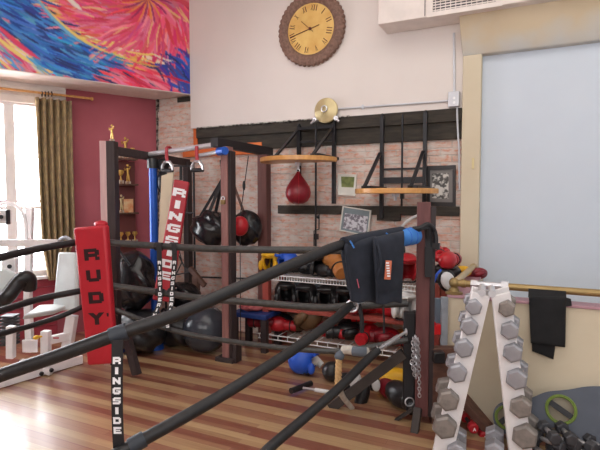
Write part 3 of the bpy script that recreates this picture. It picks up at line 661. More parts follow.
# blue pole stand
bp_ = V((XL+.03, 3.9, 0)); tbp = thing('blue_steel_stand', 'blue steel pole stand holding the left end of the silver bar', 'stand', bp_)
q = MB(); q.cyl(bp_, bp_+V((0, 0, 1.93)), .042, 20); q.build('pole', blue_steel, tbp)
q = MB(); q.lathe([(.085, 0), (.085, .1), (.06, .16), (.045, .17)], bp_, n=24); q.build('base_socket', blue_steel, tbp)
q = MB(); e0 = at(122, 323, 4.95); q.bar(bp_+V((0, 0, .30)), V((e0.x, e0.y, .27)), .05, .05, (0, 0, 1)); q.box((e0.x, e0.y, .14), (.05, .05, .28)); q.build('cross_brace', blue_steel, tbp)
q = MB(); q.cyl(bp_+V((0, 0, 1.86)), bp_+V((0, 0, 1.96)), .06, 16); q.ell(bp_+V((.09, .05, 1.90)), (.07, .06, .07), n=14); q.ell(bp_+V((.085, .05, 1.72)), (.065, .06, .13), n=14); q.build('padded_collar', leather_black, tbp)
# cable machine uprights behind
tcm = thing('cable_machine', 'thin black cable machine frame behind the blue pole', 'exercise machine', onY(178, 330, 4.4)); 
q = MB(); 
for px in (164, 193.5): a = onY(px, 165, 4.4); q.cyl(V((a.x, 4.4, 0)), V((a.x, 4.4, 1.9)), .012)
q.cyl(onY(164, 213, 4.4), onY(194, 213, 4.4), .01); q.cyl(onY(164, 166, 4.4), onY(194, 166, 4.4), .01); q.build('upright', black_metal, tcm)
q = MB(); q.bar(onY(190, 268, 4.3), V((onY(205, 300, 4.3).x, 4.3, .62)), .05, .04); q.box(onY(196, 290, 4.3), (.07, .05, .3)); q.build('weight_carriage', brown_wood, tcm)
q = MB(); q.tube([onY(172, 283, 4.35), onY(182, 262, 4.35), onY(178, 254, 4.35), onY(185, 268, 4.35), onY(195, 272, 4.35)], .008, 6); q.tube([onY(170, 276, 4.35), onY(195, 271, 4.35)], .008, 6); q.tube([onY(182, 262, 4.35), onY(178, 245, 4.35), onY(175, 238, 4.35)], .006, 6); q.build('cable', black_metal, tcm)

# red slanted pad with lettering
def pad(name, label, cat, quad, th, mt, text, pos, hpx, wpx, inkm, bold=.03):
    P = [V(p) for p in quad]; c = (P[2]+P[3])/2; t = thing(name, label, cat, c)
    q = MB(); q.slab([P[0], P[1], P[2], P[3]][::-1], th)        # grows away from / toward camera
    nn = (P[2]-P[3]).cross(P[0]-P[3]).normalized()              # faces the camera for TL,TR,BR,BL
    q = MB(); q.add(P+[p-nn*th for p in P], [(0, 3, 2, 1), (4, 5, 6, 7), (0, 1, 5, 4), (1, 2, 6, 5), (2, 3, 7, 6), (3, 0, 4, 7)]); q.build('cushion', mt, t, bevel=th*.3, seg=3)
    q = MB(); right = (P[1]-P[0]).normalized(); up_ = (P[0]-P[3]).normalized()
    for ch, (u, v_), h, w in zip(text, pos, hpx, wpx):
        o = (P[0]*(1-u)+P[1]*u)*(1-v_)+(P[3]*(1-u)+P[2]*u)*v_+nn*.002; (q.block(ch, o, right, up_, h, w) if ch in BLK else q.char(ch, o, right, up_, h, w=w, bold=.07))
    q.build('lettering', inkm, t, smooth=False); return t
zc = lambda px, py, t: at(px, py, t)
pad('corner_pad', "red ring corner pad lettered RUDY' in black", 'pad', [zc(72.5, 228, 4.05), zc(105, 225, 4.0), zc(115, 364, 4.0), zc(87, 366, 4.05)], .07, pad_red,
    "RUDY'", [(.52, .2), (.52, .352), (.54, .51), (.5, .662), (.88, .64)], [.096, .096, .096, .10, .03], [.135, .13, .135, .15, .018], ink_dark, .045)
q = MB(); q.ell(at(101, 224, 4.1), (.06, .05, .03)); tag(q.build('tie_strap', pad_red), 'red tie knot holding the corner pad to its post', 'strap')
n8 = 8
q = MB(); q.slab([at(162, 176, 4.95), at(174, 172, 4.95), at(166, 262, 4.9), at(158, 262, 4.9)][::-1], .02); tag(q.build('backing_board', tan_wall), 'narrow beige board leaning behind the slanted red pad', 'board')
q = MB(); q.band([at(181, 180, 4.8), at(181, 166, 4.9)], .03, .006, R_); tag(q.build('hanging_strap', strap_black), 'short strap holding the slanted red pad to the frame above', 'strap')
pad('hanging_pad', 'slanted dark red pad lettered RINGSIDE in white behind the blue pole', 'pad', [zc(174, 179, 4.75), zc(189, 182, 4.75), zc(171, 303, 4.7), zc(152, 300, 4.7)], .05, pad_maroon,
    'RINGSIDE', [(.5, .10+k*.098) for k in range(n8)], [.078]*8, [.125, .05, .125, .125, .12, .05, .12, .11], ink_white, .05)

# hanging bags
def blob(mb, c, rad, seed=0, amp=.06, n=28, R=None):
    rnd = random.Random(seed); ph = [(rnd.uniform(2, 6), rnd.uniform(2, 6), rnd.uniform(0, 6), rnd.uniform(.4, 1)) for _ in range(7)]
    def fn(v):
        k = 1+amp*sum(d*math.sin(a*v.x*1.5+b*v.z*1.7+c_+v.y*a) for a, b, c_, d in ph)/2.2; return v*k
    return mb.ell(c, rad, R, n, fn)
tg = thing('uppercut_bag', 'wrinkled glossy black bag hanging behind the padlocked post', 'punching bag', onY(210, 247, 4.25))
c = onY(213, 229, 4.25); q = MB(); blob(q, c, (.25, .2, .195), 3, .09, 36); q.build('bag_body', vinyl_black, tg, ang=180)
q = MB(); top = onY(223, 178, 4.25)
for dx, dy in ((-.17, 0), (.14, 0), (0, -.1), (-.05, .1)): q.band([top, c+V((dx, dy, .12))], .035, .008, (1, .3, 0))
q.band([onY(221, 160, 4.25), top], .03, .01, (1, 0, 0)); q.build('hanging_strap', strap_black, tg)
tg = thing('punching_bag', 'round black hanging bag right of the padlocked post', 'punching bag', onY(248, 246, 4.45))
c = onY(246.5, 228, 4.45); q = MB(); blob(q, c, (.175, .13, .19), 5, .05, 32); q.build('bag_body', vinyl_black, tg, ang=180)
q = MB(); q.band([onY(232, 180, 4.4), c+V((-.03, 0, .16))], .03, .008, (1, 0, 0)); q.build('hanging_strap', brown_wood, tg)
td = thing('double_end_bag', 'red double-end ball strung in front of the round black bag', 'punching bag', onY(241, 240, 4.15))
c = onY(240, 226, 4.15); q = MB(); q.ell(c, (.085, .085, .10), n=24); q.build('ball', leather_red, td)
q = MB(); q.ell(c+V((-.075, 0, .0)), (.045, .04, .035), n=14); q.build('dark_patch', leather_black, td)
q = MB(); q.cyl(c+V((0, 0, .08)), V((c.x+.04, c.y+.1, 1.98)), .005, 6); q.cyl(c+V((0, 0, -.08)), V((c.x, c.y, .01)), .005, 6); q.ell(c+V((.03, .03, .40)), (.016, .016, .05), n=8); q.build('bungee_cord', strap_black, td)

# ================================================================== ROPES
def smooth(pts, k=8):
    P = [V(p) for p in pts]; P = [P[0]*2-P[1]]+P+[P[-1]*2-P[-2]]; out = []
    for i in range(1, len(P)-2):
        for j in range(k):
            t = j/k; a, b, c, d = P[i-1:i+3]
            out.append(.5*((2*b)+(c-a)*t+(2*a-5*b+4*c-d)*t*t+(3*b-a-3*c+d)*t*t*t))
    out.append(P[-2]); return out
PR = at(421, 420, 3.38); PR.z = 0
def rope(pts, r, mt, label, tape=None):
    t = thing('ring_rope', label, 'rope', V(pts[0]), None); q = MB(); q.tube(smooth(pts), r, 14); q.build('padded_sleeve', mt, t)
    return t
# far side
rope([at(104, 242, 4.1), at(150, 245.5, 4.05), at(220, 249, 3.85), at(300, 250, 3.65), at(347, 250.5, 3.5), at(405, 249, 3.45)], .0275, rope_grey, 'top grey rope on the far side of the ring')
rope([at(110, 285.5, 4.1), at(150, 291, 4.05), at(200, 298, 3.9), at(260, 303, 3.75), at(320, 307.5, 3.58), at(351, 306, 3.45), at(408, 303, 3.4)], .027, rope_grey, 'middle grey rope on the far side of the ring')
rope([at(113, 309, 4.1), at(140, 319, 4.05), at(165, 328, 3.95), at(200, 336.5, 3.85), at(250, 344, 3.7), at(300, 349.5, 3.55), at(345, 350.5, 3.45), at(408, 340, 3.38)], .02, rope_grey, 'lowest thin grey rope on the far side of the ring')
# left side
rope([at(75, 242.5, 4.1), at(40, 248.5, 3.85), at(0, 257.5, 3.5), at(-60, 275, 3.0), at(-140, 300, 2.5)], .029, rope_black, 'top black rope on the left side of the ring')
rope([at(80, 291, 4.1), at(40, 299, 3.85), at(0, 311, 3.5), at(-60, 332, 3.0), at(-140, 366, 2.5)], .026, rope_black, 'middle black rope on the left side of the ring')
rope([at(82, 307, 4.1), at(60, 316.5, 3.95), at(30, 326, 3.75), at(0, 334.5, 3.5), at(-60, 356, 3.0), at(-140, 396, 2.5)], .021, rope_black, 'lowest black rope on the left side of the ring')
# near side
rope([at(-170, 432, 1.8), at(-80, 405, 1.9), at(0, 375.5, 2.0), at(60, 355, 2.0), at(118, 334, 2.02), at(180, 313, 2.1), at(250, 282.5, 2.3), at(310, 257, 2.6), at(345, 244, 2.85), at(385, 238, 3.15), at(414, 234, 3.3)], .029, rope_black, 'thick top black rope crossing in the foreground')
rope([at(-30, 540, 1.85), at(60, 486, 1.95), at(130, 447, 2.0), at(200, 408, 2.15), at(250, 378, 2.32), at(300, 345, 2.6), at(335, 319, 2.85), at(350, 305, 3.0)], .028, rope_black, 'second black foreground rope ending at the chrome hook')
rope([at(200, 520, 2.15), at(262, 455, 2.3), at(300, 422, 2.5), at(340, 387, 2.75), at(365, 362, 2.98), at(378, 350, 3.05)], .026, rope_black, 'lowest black foreground rope ending at the turnbuckle')
# connecting straps
def strap(pts, w, label, text, frac0, frac1, lh, wrapr, lw=None, side=None, mt=strap_black):
    t = thing('rope_spacer_strap', label, 'strap', V(pts[-1])); sd = side or R_
    q = MB(); P = smooth(pts, 6); q.band(P, w, .005, sd); q.build('webbing', mt, t)
    L = [0]
    for i in range(1, len(P)): L.append(L[-1]+(P[i]-P[i-1]).length)
    q = MB()
    for k, ch in enumerate(text):
        s = (frac0+(frac1-frac0)*(k+.5)/len(text))*L[-1]; i = max(j for j in range(len(L)) if L[j] <= s); i = min(i, len(P)-2); f_ = (s-L[i])/(L[i+1]-L[i]); p = P[i].lerp(P[i+1], f_)
        up_ = (P[i]-P[i+1]).normalized(); nn = sd.cross(up_).normalized(); q.block(ch, p+nn*.0045, sd, up_, lh, lw*.4 if ch == 'I' else lw, th=.0015)
    q.build('lettering', ink_white, t, smooth=False)
    for wp in wrapr: q = MB(); q.tube([wp[0]-wp[2]*w*.75, wp[0]+wp[2]*w*.75], wp[1], 14); q.build('rope_loop', wrapr[0][3] if len(wrapr[0]) > 3 else mt, t)
    return t
d1 = (at(200, 306, 2.12)-at(100, 341, 2.0)).normalized()
strap([at(117.5, 340, 1.975), at(117, 380, 1.98), at(117.5, 420, 1.99), at(119, 452, 2.0)], .046, 'black strap lettered RINGSIDE hanging from the foreground rope', 'RINGSIDE', .13, .84, .029, [(at(118.5, 334, 2.02), .036, d1, strap_grey)], lw=.032)
q = MB(); d2 = (at(200, 408, 2.15)-at(130, 447, 2.0)).normalized(); q.tube([at(134, 444.5, 2.0)-d2*.02, at(134, 444.5, 2.0)+d2*.045], .034, 14); tag(q.build('rope_collar', strap_grey), 'dark sleeve collar on the second foreground rope by the strap end', 'collar')
for x0, xb, x3, lab in ((159, 160, 153, 'left'), (174, 172, 167.5, 'right')):
    strap([at(x0, 244, 3.92), at(x0+.5, 262, 3.93), at(xb, 290, 3.95), at(xb-.5, 303, 3.93), at(x3, 320, 3.9), at(x3+1, 331, 3.9)], .040, lab+' of the two black RINGSIDE straps joining the far ropes', 'RINGSIDERINGS', .18, .97, .028, [(at(x0, 246.5, 4.0), .034, (at(200, 248, 3.9)-at(150, 245, 4.03)).normalized()), (at(xb, 292.5, 4.0), .033, (at(200, 298, 3.9)-at(150, 291, 4.03)).normalized())], lw=.026)

# ================================================================== RING CORNER POST (right)
trp = thing('ring_corner_post', 'reddish ring corner post with chains and angled wooden braces', 'post', PR)
RZ = Matrix.Rotation(YAW-.2, 3, 'Z')
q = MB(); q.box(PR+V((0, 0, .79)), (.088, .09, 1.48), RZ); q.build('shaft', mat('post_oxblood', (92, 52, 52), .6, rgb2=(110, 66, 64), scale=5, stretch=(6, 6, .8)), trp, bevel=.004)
q = MB(); q.box(PR+RZ @ V((.062, .01, 0))+V((0, 0, .775)), (.034, .09, 1.45), RZ); q.build('shaded_side', dark_post, trp, bevel=.003)  # shade on the post's right side, put in as a dark strip
q = MB(); q.box(PR+RZ @ V((-.085, .05, 0))+V((0, 0, .43)), (.085, .06, .66), RZ); q.build('padding', strap_black, trp, bevel=.01)
q = MB(); q.bar(at(331, 408, 3.62), at(404, 353, 3.42), .07, .045, (0, 0, 1)); q.build('angled_brace', grey_wood, trp, bevel=.003)
q = MB(); q.bar(at(414.5, 434, 3.22), at(418, 408, 3.3), .05, .05); q.build('foot_block', grey_wood, trp, bevel=.003)
q = MB(); q.bar(at(393, 422, 3.42), at(414, 408, 3.36), .02, .04, (0, 0, 1)); q.build('thin_brace', grey_wood, trp)
q = MB(); q.bar(at(436, 366, 3.45), at(508, 452, 3.1), .05, .09, (0, 0, 1)); q.build('long_brace', brown_wood, trp, bevel=.003)
# chain
tch = thing('hanging_chain', 'silver chain bunched and hanging on the ring corner post', 'chain', at(419, 396, 3.3))
def chain(mb, pts, r=.010, ln=.030):
    P = [V(p) for p in pts]; L = [0]
    for i in range(1, len(P)): L.append(L[-1]+(P[i]-P[i-1]).length)
    n = int(L[-1]/(ln*.72))
    for k in range(n):
        s = L[-1]*(k+.5)/n; i = max(j for j in range(len(L)) if L[j] <= s); i = min(i, len(P)-2); p = P[i].lerp(P[i+1], (s-L[i])/(L[i+1]-L[i])); d = (P[i+1]-P[i]).normalized()
        nrm = d.cross(V((1, 0, 0)) if k % 2 else V((0, 1, .3))).normalized(); mb.torus(p, nrm, r, .0032, 10, 5, sx=1.5, xh=d)
q = MB(); chain(q, [at(415, 336, 3.26), at(416, 350, 3.26), at(416, 378, 3.26)], .012); chain(q, [at(418, 338, 3.26), at(419, 360, 3.26), at(419.5, 397, 3.26)]); chain(q, [at(413, 338, 3.26), at(413.5, 358, 3.26), at(412, 362, 3.26), at(415, 376, 3.26)], .012); chain(q, [at(416, 337, 3.25), at(417.5, 350, 3.25), at(417, 366, 3.25)], .012)
q.build('link', chrome, tch)
q = MB(); q.cyl(at(379, 349, 3.06), at(404, 333, 3.22), .010); q.cyl(at(384, 346, 3.08), at(398, 337, 3.18), .017); q.torus(at(377, 350, 3.05), R_, .02, .006); q.torus(at(406, 332, 3.23), R_, .018, .006)
tag(q.build('turnbuckle', chrome), 'chrome turnbuckle between the lowest foreground rope and the post', 'turnbuckle')
q = MB(); q.torus(at(352, 306, 2.98), F, .035, .007, 18, 8); q.tube([at(354, 304, 2.98), at(362, 303, 3.02), at(368, 300, 3.06)], .010, 8); q.tube([at(352, 309, 2.98), at(358, 308, 3.0)], .009, 8); tag(q.build('rope_hook', chrome), 'chrome hook and ring at the end of the second foreground rope', 'hook')

# vest hung over the rope
def drape(name, TL, TR, BR, BL, t0, nx=22, nz=24, folds=3, amp=.014, bulge=.02):
    vs_ = []; fs = []
    for j in range(nz+1):
        v = j/nz
        for i in range(nx+1):
            u = i/nx; a = (TL[0]*(1-u)+TR[0]*u, TL[1]*(1-u)+TR[1]*u); b = (BL[0]*(1-u)+BR[0]*u, BL[1]*(1-u)+BR[1]*u)
            px = a[0]*(1-v)+b[0]*v; py = a[1]*(1-v)+b[1]*v+1.2*math.sin(u*7)*v
            tt = t0(u)-.0 + amp*v**.5*math.sin(u*math.pi*folds*2+1.3*v)-bulge*math.sin(math.pi*min(1, v*1.2))**.5*.5
            if v < .07: tt += .045*(1-v/.07)**2
            vs_.append(at(px, py, tt))
    for j in range(nz):
        for i in range(nx): a = j*(nx+1)+i; fs.append((a, a+1, a+nx+2, a+nx+1))
    return vs_, fs
tv_ = thing('padded_vest', 'dark navy padded vest draped over the foreground rope', 'vest', at(372, 306, 2.95))
def vpanel(nm, quad, t0, **k):
    q = MB(); vv_, ff = drape(nm, *quad, t0, **k); q.add(vv_, ff); o = q.build(nm, cloth_navy, tv_, ang=180); s_ = o.modifiers.new('s', 'SOLIDIFY'); s_.thickness = .022; s_.offset = 0; b_ = o.modifiers.new('u', 'SUBSURF'); b_.levels = 1; b_.render_levels = 1
vpanel('left_panel', ((344, 244), (376, 236), (378, 304), (351, 301)), lambda u: 2.78+.16*u, folds=1.2)
vpanel('left_panel_flap', ((341, 250), (350, 242), (356, 288), (349, 290)), lambda u: 2.80+.04*u, folds=.7)
vpanel('right_panel', ((373, 238), (404, 231), (401, 303), (377, 304)), lambda u: 2.86+.14*u, folds=1.1, bulge=.05)
q = MB(); q.tube(smooth([at(344, 244, 2.82), at(362, 239.5, 2.95), at(385, 235.5, 3.08), at(402, 232.5, 3.2)]), .040, 14); q.build('rolled_top', cloth_navy, tv_)
q = MB(); q.tube(smooth([at(376, 239, 2.86), at(379, 250, 2.83), at(381, 262, 2.82), at(377, 280, 2.83), at(377, 303, 2.86)]), .008, 6); q.build('seam_piping', cloth_navy, tv_)
lc = at(388, 270, 2.855); q = MB(); q.box(lc, (.036, .006, .11), frame(UP, R_) @ Matrix.Rotation(.06, 3, 'Y')); btag = q.build('brand_tag', mat('tag_orange', (200, 110, 80), .6), tv_)
q = MB()
for k in range(6): q.box(at(387.4+.25*k, 263+2.6*k, 2.845), (.018, .004, .008), frame(UP, R_))
q.build('tag_print', ink_white, btag)
q = MB(); q.tube([at(357, 279, 2.80), at(359, 288, 2.80)], .003, 6); q.build('pink_stitch', mat('stitch_pink', (190, 90, 110), .6), tv_)
q = MB(); q.tube([at(350, 241, 2.78), at(352, 244, 2.77), at(354, 248, 2.77)], .005, 6); q.tube([at(386, 233, 3.03), at(390, 236, 3.03)], .005, 6); q.build('blue_trim', cloth_blue, tv_)
q = MB(); q.tube([at(359, 304, 3.0), at(362, 320, 3.0), at(362, 332, 3.02)], .014, 8); q.tube([at(383, 302, 2.97), at(384, 320, 3.0), at(384, 333, 3.02)], .007, 8); q.build('loose_strap', strap_black, tv_)
# blue roll
tr = thing('rolled_towel', 'bright blue roll wrapped on the rope beside the corner post', 'towel', at(408, 246, 3.25))
q = MB(); a_, b_ = at(399, 238, 3.16), at(416, 235.5, 3.26); q.tube([a_, a_.lerp(b_, .1), a_.lerp(b_, .5), a_.lerp(b_, .9), b_], [.05, .056, .058, .057, .052], 24); q.build('roll', cloth_blue, tr)
q = MB(); q.torus(a_.lerp(b_, .35), (b_-a_), .0578, .002, 24, 6); q.torus(a_.lerp(b_, .7), (b_-a_), .0578, .002, 24, 6); q.build('fold_line', leather_blue, tr)
# black strap round the post
q = MB(); q.tube(smooth([at(413, 229, 3.22), at(420, 228, 3.2), at(428, 224.5, 3.24), at(434, 230, 3.3), at(436, 240, 3.3), at(434, 249, 3.3)]), .016, 8, flat=1); q.tube(smooth([at(427, 226, 3.26), at(428, 238, 3.3), at(429, 250, 3.3), at(431, 262, 3.3)]), .022, 8); q.tube(smooth([at(415, 231, 3.22), at(422, 229, 3.2), at(428, 227, 3.25)]), .012, 8); q.box(at(435, 246, 3.3), (.06, .04, .04)); q.box(at(428.5, 262, 3.3), (.05, .04, .2), RZ)
tag(q.build('post_strap', strap_black), 'black webbing strap looped around the top of the corner post', 'strap')
# white curved item behind
q = MB(); q.tube(smooth([at(399, 232, 4.72), at(404, 224, 4.74), at(412, 218, 4.75), at(422, 214, 4.75)]), .014, 8); tag(q.build('white_hose', leather_white), 'short white curved hose behind the blue roll', 'hose')

# ================================================================== SHELVES
SY0, SY1 = 4.40, BY-.02; sxa = onY(259, 300, 4.42).x; sxb = onY(432, 300, 4.42).x
tsh = thing('storage_shelf', 'low wood and white wire shelf rack against the brick', 'shelf', ((sxa+sxb)/2, (SY0+SY1)/2, 0))
q = MB(); q.box(((sxa+sxb)/2, (SY0+SY1)/2, .425), (sxb-sxa, SY1-SY0, .035)); q.build('red_shelf_board', red_board, tsh, bevel=.003)
def wire(z, xa, xb, st=.03):
    q = MB(); q.cyl((xa, SY0, z), (xb, SY0, z), .006, 6); q.cyl((xa, SY0, z-.045), (xb, SY0, z-.045), .006, 6); q.cyl((xa, SY1-.03, z), (xb, SY1-.03, z), .006, 6)
    for k in range(int((xb-xa)/st)): x = xa+.015+k*st; q.box((x, SY0, z-.022), (.006, .006, .045)); q.box((x, (SY0+SY1)/2, z+.002), (.005, SY1-SY0, .005))
    q.build('wire_deck', wire_white, tsh, smooth=False)
wire(.77, sxa+.02, sxb); wire(.15, sxa, sxb-.1, .11)
for px in (266, 436): x = onY(px, 300, 4.42).x; q = MB(); q.box((x, SY0+.04, .40), (.07, .07, .80)); q.box((x, SY1-.04, .40), (.07, .07, .80)); q.build('shelf_leg', red_board, tsh, bevel=.003)
q = MB(); q.box((onY(300, 285, 4.75).x+.35, BY-.06, .6), (1.1, .02, .14)); tag(q.build('folded_blanket', cloth_grey, bevel=.008), 'grey cloth folded behind the headgear on the middle shelf', 'blanket')

# gloves and headgear prototypes
def make_glove(mt, cuffm, label):
    t = thing('boxing_glove', label, 'boxing glove', (0, 0, 0))
    def fn(v):
        x, y, z = v; s = 1-.18*max(0, -x); return V((x, y*s, z*(1-.1*x) + .12*max(0, x)*(1 if z > 0 else 0)))
    q = MB(); q.ell((.045, 0, .075), (.115, .07, .072), n=20, fn=fn); q.build('mitt', mt, t, ang=180)
    q = MB(); q.tube([V((-.02, -.055, .07)), V((.03, -.085, .085)), V((.08, -.075, .095)), V((.10, -.06, .095))], [.03, .034, .03, .015], 12); q.build('thumb', mt, t, ang=180)
    q = MB(); q.tube([V((-.16, 0, .065)), V((-.15, 0, .066)), V((-.10, 0, .068)), V((-.045, 0, .07))], [.044, .05, .048, .052], 18); cf = q.build('cuff', cuffm, t)
    q = MB(); q.torus((-.10, 0, .068), (1, 0, 0), .050, .006, 20, 6); q.build('wrist_strap', strap_black, cf)
    return t
def make_head(mt, label):
    t = thing('headgear', label, 'headgear', (0, 0, 0)); n, m_ = 28, 14; vs_ = []; fs = []
    for i in range(m_+1):
        th = math.pi*(.04+.78*i/m_)
        for j in range(n):
            a = 2*math.pi*j/n; vs_.append(V((.11*math.sin(th)*math.cos(a), .13*math.sin(th)*math.sin(a), .125+.125*math.cos(th))))
    for i in range(m_):
        for j in range(n):
            a = 2*math.pi*(j+.5)/n-math.pi*1.5; a = (a+math.pi) % (2*math.pi)-math.pi; th = (.04+.78*(i+.5)/m_)
            if abs(a) < .62 and .40 < th: continue
            k = (j+1) % n; fs.append((i*n+j, i*n+k, (i+1)*n+k, (i+1)*n+j))
    q = MB(); q.add(vs_, fs); o = q.build('shell', mt, t, ang=180); s_ = o.modifiers.new('s', 'SOLIDIFY'); s_.thickness = .028
    for sg in (-1, 1): q = MB(); q.ell((sg*.088, -.095, .085), (.026, .035, .055), n=14); q.build('cheek_pad', mt, t)
    q = MB(); q.tube([V((-.06, -.12, .205)), V((0, -.15, .205)), V((.06, -.12, .205))], .018, 10); q.build('brow_pad', mt, t)
    q = MB(); q.tube([V((.1, -.03, .04)), V((.05, -.07, .012)), V((-.05, -.07, .012)), V((-.1, -.03, .04))], .007, 8); q.build('chin_strap', strap_black, t)
    return t
def place(proto, used, loc, rz, label, sc=1, mats=None, group=None, rx=0, ry=0):
    rot = (rx, ry, rz)
    if not used[0] and not mats:
        used[0] = True; proto.location = loc; proto.rotation_euler = rot; proto.scale = (sc,)*3; proto['label'] = label
        if group: proto['group'] = group
        return proto
    return dup(proto, loc, rot, sc, label, group, mats)
G = make_glove(leather_red, leather_red, 'x'); gu = [False]
HG = make_head(leather_black, 'x'); hu = [False]
def mg(a, b=None, s=None): d = {'mitt': a, 'thumb': a, 'cuff': b or a}; return d
def mh(a): return {'shell': a, 'cheek_pad': a, 'brow_pad': a}
ZT_, ZM, ZB = .776, .445, .157
def shelfpt(px, z, y=4.56): 
    p = onY(px, 300, y); return V((p.x, y, z))
# top shelf
place(HG, hu, shelfpt(271, ZT_), .2, 'yellow headgear at the left end of the top wire shelf', .95, mh(leather_yellow))
place(HG, hu, shelfpt(288, ZT_), -.5, 'blue headgear with white band on the top wire shelf', .95, mh(leather_blue))
place(HG, hu, shelfpt(278.5, ZT_, 4.68), .5, 'black headgear between the yellow and blue ones on the top shelf', .8)
place(G, gu, shelfpt(303, ZT_), .3, 'black glove right of the blue headgear on the top shelf', 1, mg(leather_black))
place(HG, hu, shelfpt(315, ZT_), .9, 'black headgear near the middle of the top wire shelf', .95)
place(G, gu, shelfpt(333, ZT_+.06, 4.55), 2.3, 'tan leather mitt propped on the top wire shelf', 1.5, mg(leather_brown), ry=-.35)
place(G, gu, shelfpt(349, ZT_), .2, 'black glove beside the tan mitt on the top shelf', 1.2, mg(leather_black))
place(G, gu, shelfpt(326, ZT_, 4.48), 2.8, 'black glove in front of the tan mitt on the top shelf', .9, mg(leather_black))
place(HG, hu, shelfpt(372, ZT_), .3, 'dark red headgear on the top shelf behind the vest', 1, mh(leather_dark_red))
place(HG, hu, shelfpt(407, ZT_), 0.3, 'red headgear on the top shelf just left of the corner post', 1.1, mh(leather_red))
# middle shelf
for px, lab, r_ in ((286, 'leftmost black headgear on the middle shelf', .5), (306, 'second black headgear on the middle shelf, with the shiny brow', .2), (328, 'third black headgear on the middle shelf', .1), (345, 'fourth black headgear on the middle shelf beside the vest', .3)):
    place(HG, hu, shelfpt(px, ZM, 4.55), r_, lab, 1.08)
place(G, gu, shelfpt(380, ZM), .2, 'red glove under the vest hem on the middle shelf', 1.1, None)
place(G, gu, shelfpt(392, ZM, 4.5), 2.6, 'second red glove on the middle shelf nearer the post', 1.1, mg(leather_red, leather_white))
place(HG, hu, shelfpt(404, ZM, 4.47), .4, 'white headgear on the middle shelf beside the corner post', 1.15, mh(leather_white))
place(G, gu, shelfpt(363, ZM, 4.5), 1.2, 'dark red glove below the vest on the middle shelf', 1.0, mg(leather_dark_red))
place(G, gu, shelfpt(424, ZM, 4.5), 1.2, 'black glove on the middle shelf behind the corner post', 1.0, mg(leather_black))
# bottom shelf
rowb = [(266, leather_dark_red, .2, 1.2, 'dark red glove at the left end of the bottom shelf'), (281, leather_red, 3.3, 1.1, 'red glove second from the left on the bottom shelf'), (277, leather_black, .3, 1.1, 'black glove behind the red one on the bottom shelf'),
        (309, leather_olive, -.4, 1.5, 'large brown mitt leaning on the bottom shelf'), (331, leather_red, 2.9, 1.1, 'red glove right of the large brown mitt'),
        (345, leather_black, .5, 1.2, 'black glove in the middle of the bottom shelf'), (352, leather_black, 2.8, 1.1, 'second black glove beside the middle of the bottom shelf'), (368, leather_red, 1.5, 1.2, 'red glove standing on the bottom shelf behind the ropes'),
        (380, leather_dark_red, .3, 1.2, 'dark red glove behind the turnbuckle on the bottom shelf'), (393, leather_red, 3.0, 1.1, 'red glove at the right of the bottom shelf'), (398, leather_brown, 1.0, .9, 'tan glove at the far right of the bottom shelf')]
for k, (px, mt, r_, sc, lab) in enumerate(rowb):
    place(G, gu, shelfpt(px, ZB + (.05 if mt is leather_olive else 0), 4.66 if k in (2, 6, 10) else 4.53), r_, lab, sc, mg(mt), ry=-.45 if mt is leather_olive else 0)
place(G, gu, shelfpt(352, ZB+.16, 4.6), .9, 'black glove on top of the pile on the bottom shelf', 1.0, mg(leather_black))
place(G, gu, shelfpt(366, ZB+.17, 4.6), .3, 'bright red glove on top of the pile on the bottom shelf', .9, mg(plastic_red))

# ================================================================== FLOOR THINGS
fb = lambda px, py: onZ(px, py, 0)
place(HG, hu, fb(302, 374), 1.9, 'blue headgear lying on the floor in front of the shelf', .95, mh(leather_blue))
q = MB(); q.tube([fb(308, 374)+V((0, 0, .09)), fb(316, 370)+V((0, 0, .09)), fb(322, 371)+V((0, 0, .05))], [.035, .045, .03], 10); tag(q.build('sparring_shoe', leather_white), 'white shoe-like pad beside the blue floor headgear', 'pad')
tmb = thing('medicine_ball', 'black ball on the floor left of the sisal rope', 'ball', fb(332, 383)); 
q = MB(); q.ell(fb(332, 381)+V((0, 0, .085)), (.085, .085, .085), n=28); q.build('sphere', leather_black, tmb); q = MB(); q.torus(fb(332, 381)+V((0, 0, .085)), (0, 0, 1), .085, .002, 28, 6); q.build('seam', rubber_grey, tmb)
dup(tmb, fb(346, 396), None, 1.0, 'black ball on the floor just right of the sisal rope')
# climbing rope handle
tcr = thing('sisal_rope', 'taped sisal rope end hanging beside the foreground rope', 'rope', at(346, 408, 3.3))
q = MB(); q.tube(smooth([at(343, 350, 3.25), at(350, 350, 3.22), at(360, 352, 3.2), at(369, 352, 3.2)]), [.03]*8*3+[.026], 12); q.build('taped_grip', tape_white, tcr)
q = MB(); q.tube(smooth([at(353, 351, 3.2), at(360, 351.5, 3.18), at(366, 352, 3.18)]), .032, 12); q.build('printed_tape', cloth_grey, tcr)
q = MB()
for k in range(3):
    pts = []; a_, b_ = at(339, 358, 3.24), at(338, 386, 3.24)
    for i in range(28): f_ = i/27; an = f_*14+k*2.094; pts.append(a_.lerp(b_, f_)+R_*(.012*math.cos(an))+F*(.012*math.sin(an)))
    q.tube(pts, .0125, 8)
q.build('strand', rope_sisal, tcr)
q = MB(); q.ell(at(339.5, 356, 3.24), (.035, .03, .03), n=14); q.tube([at(338, 356, 3.24), at(343, 351, 3.24)], .022, 10); q.build('knot', cloth_grey, tcr)
q = MB(); q.tube(smooth([at(339, 386, 3.24), at(343, 397, 3.42), at(352, 408, 3.6)]), .02, 10); q.build('white_tail', tape_white, tcr)
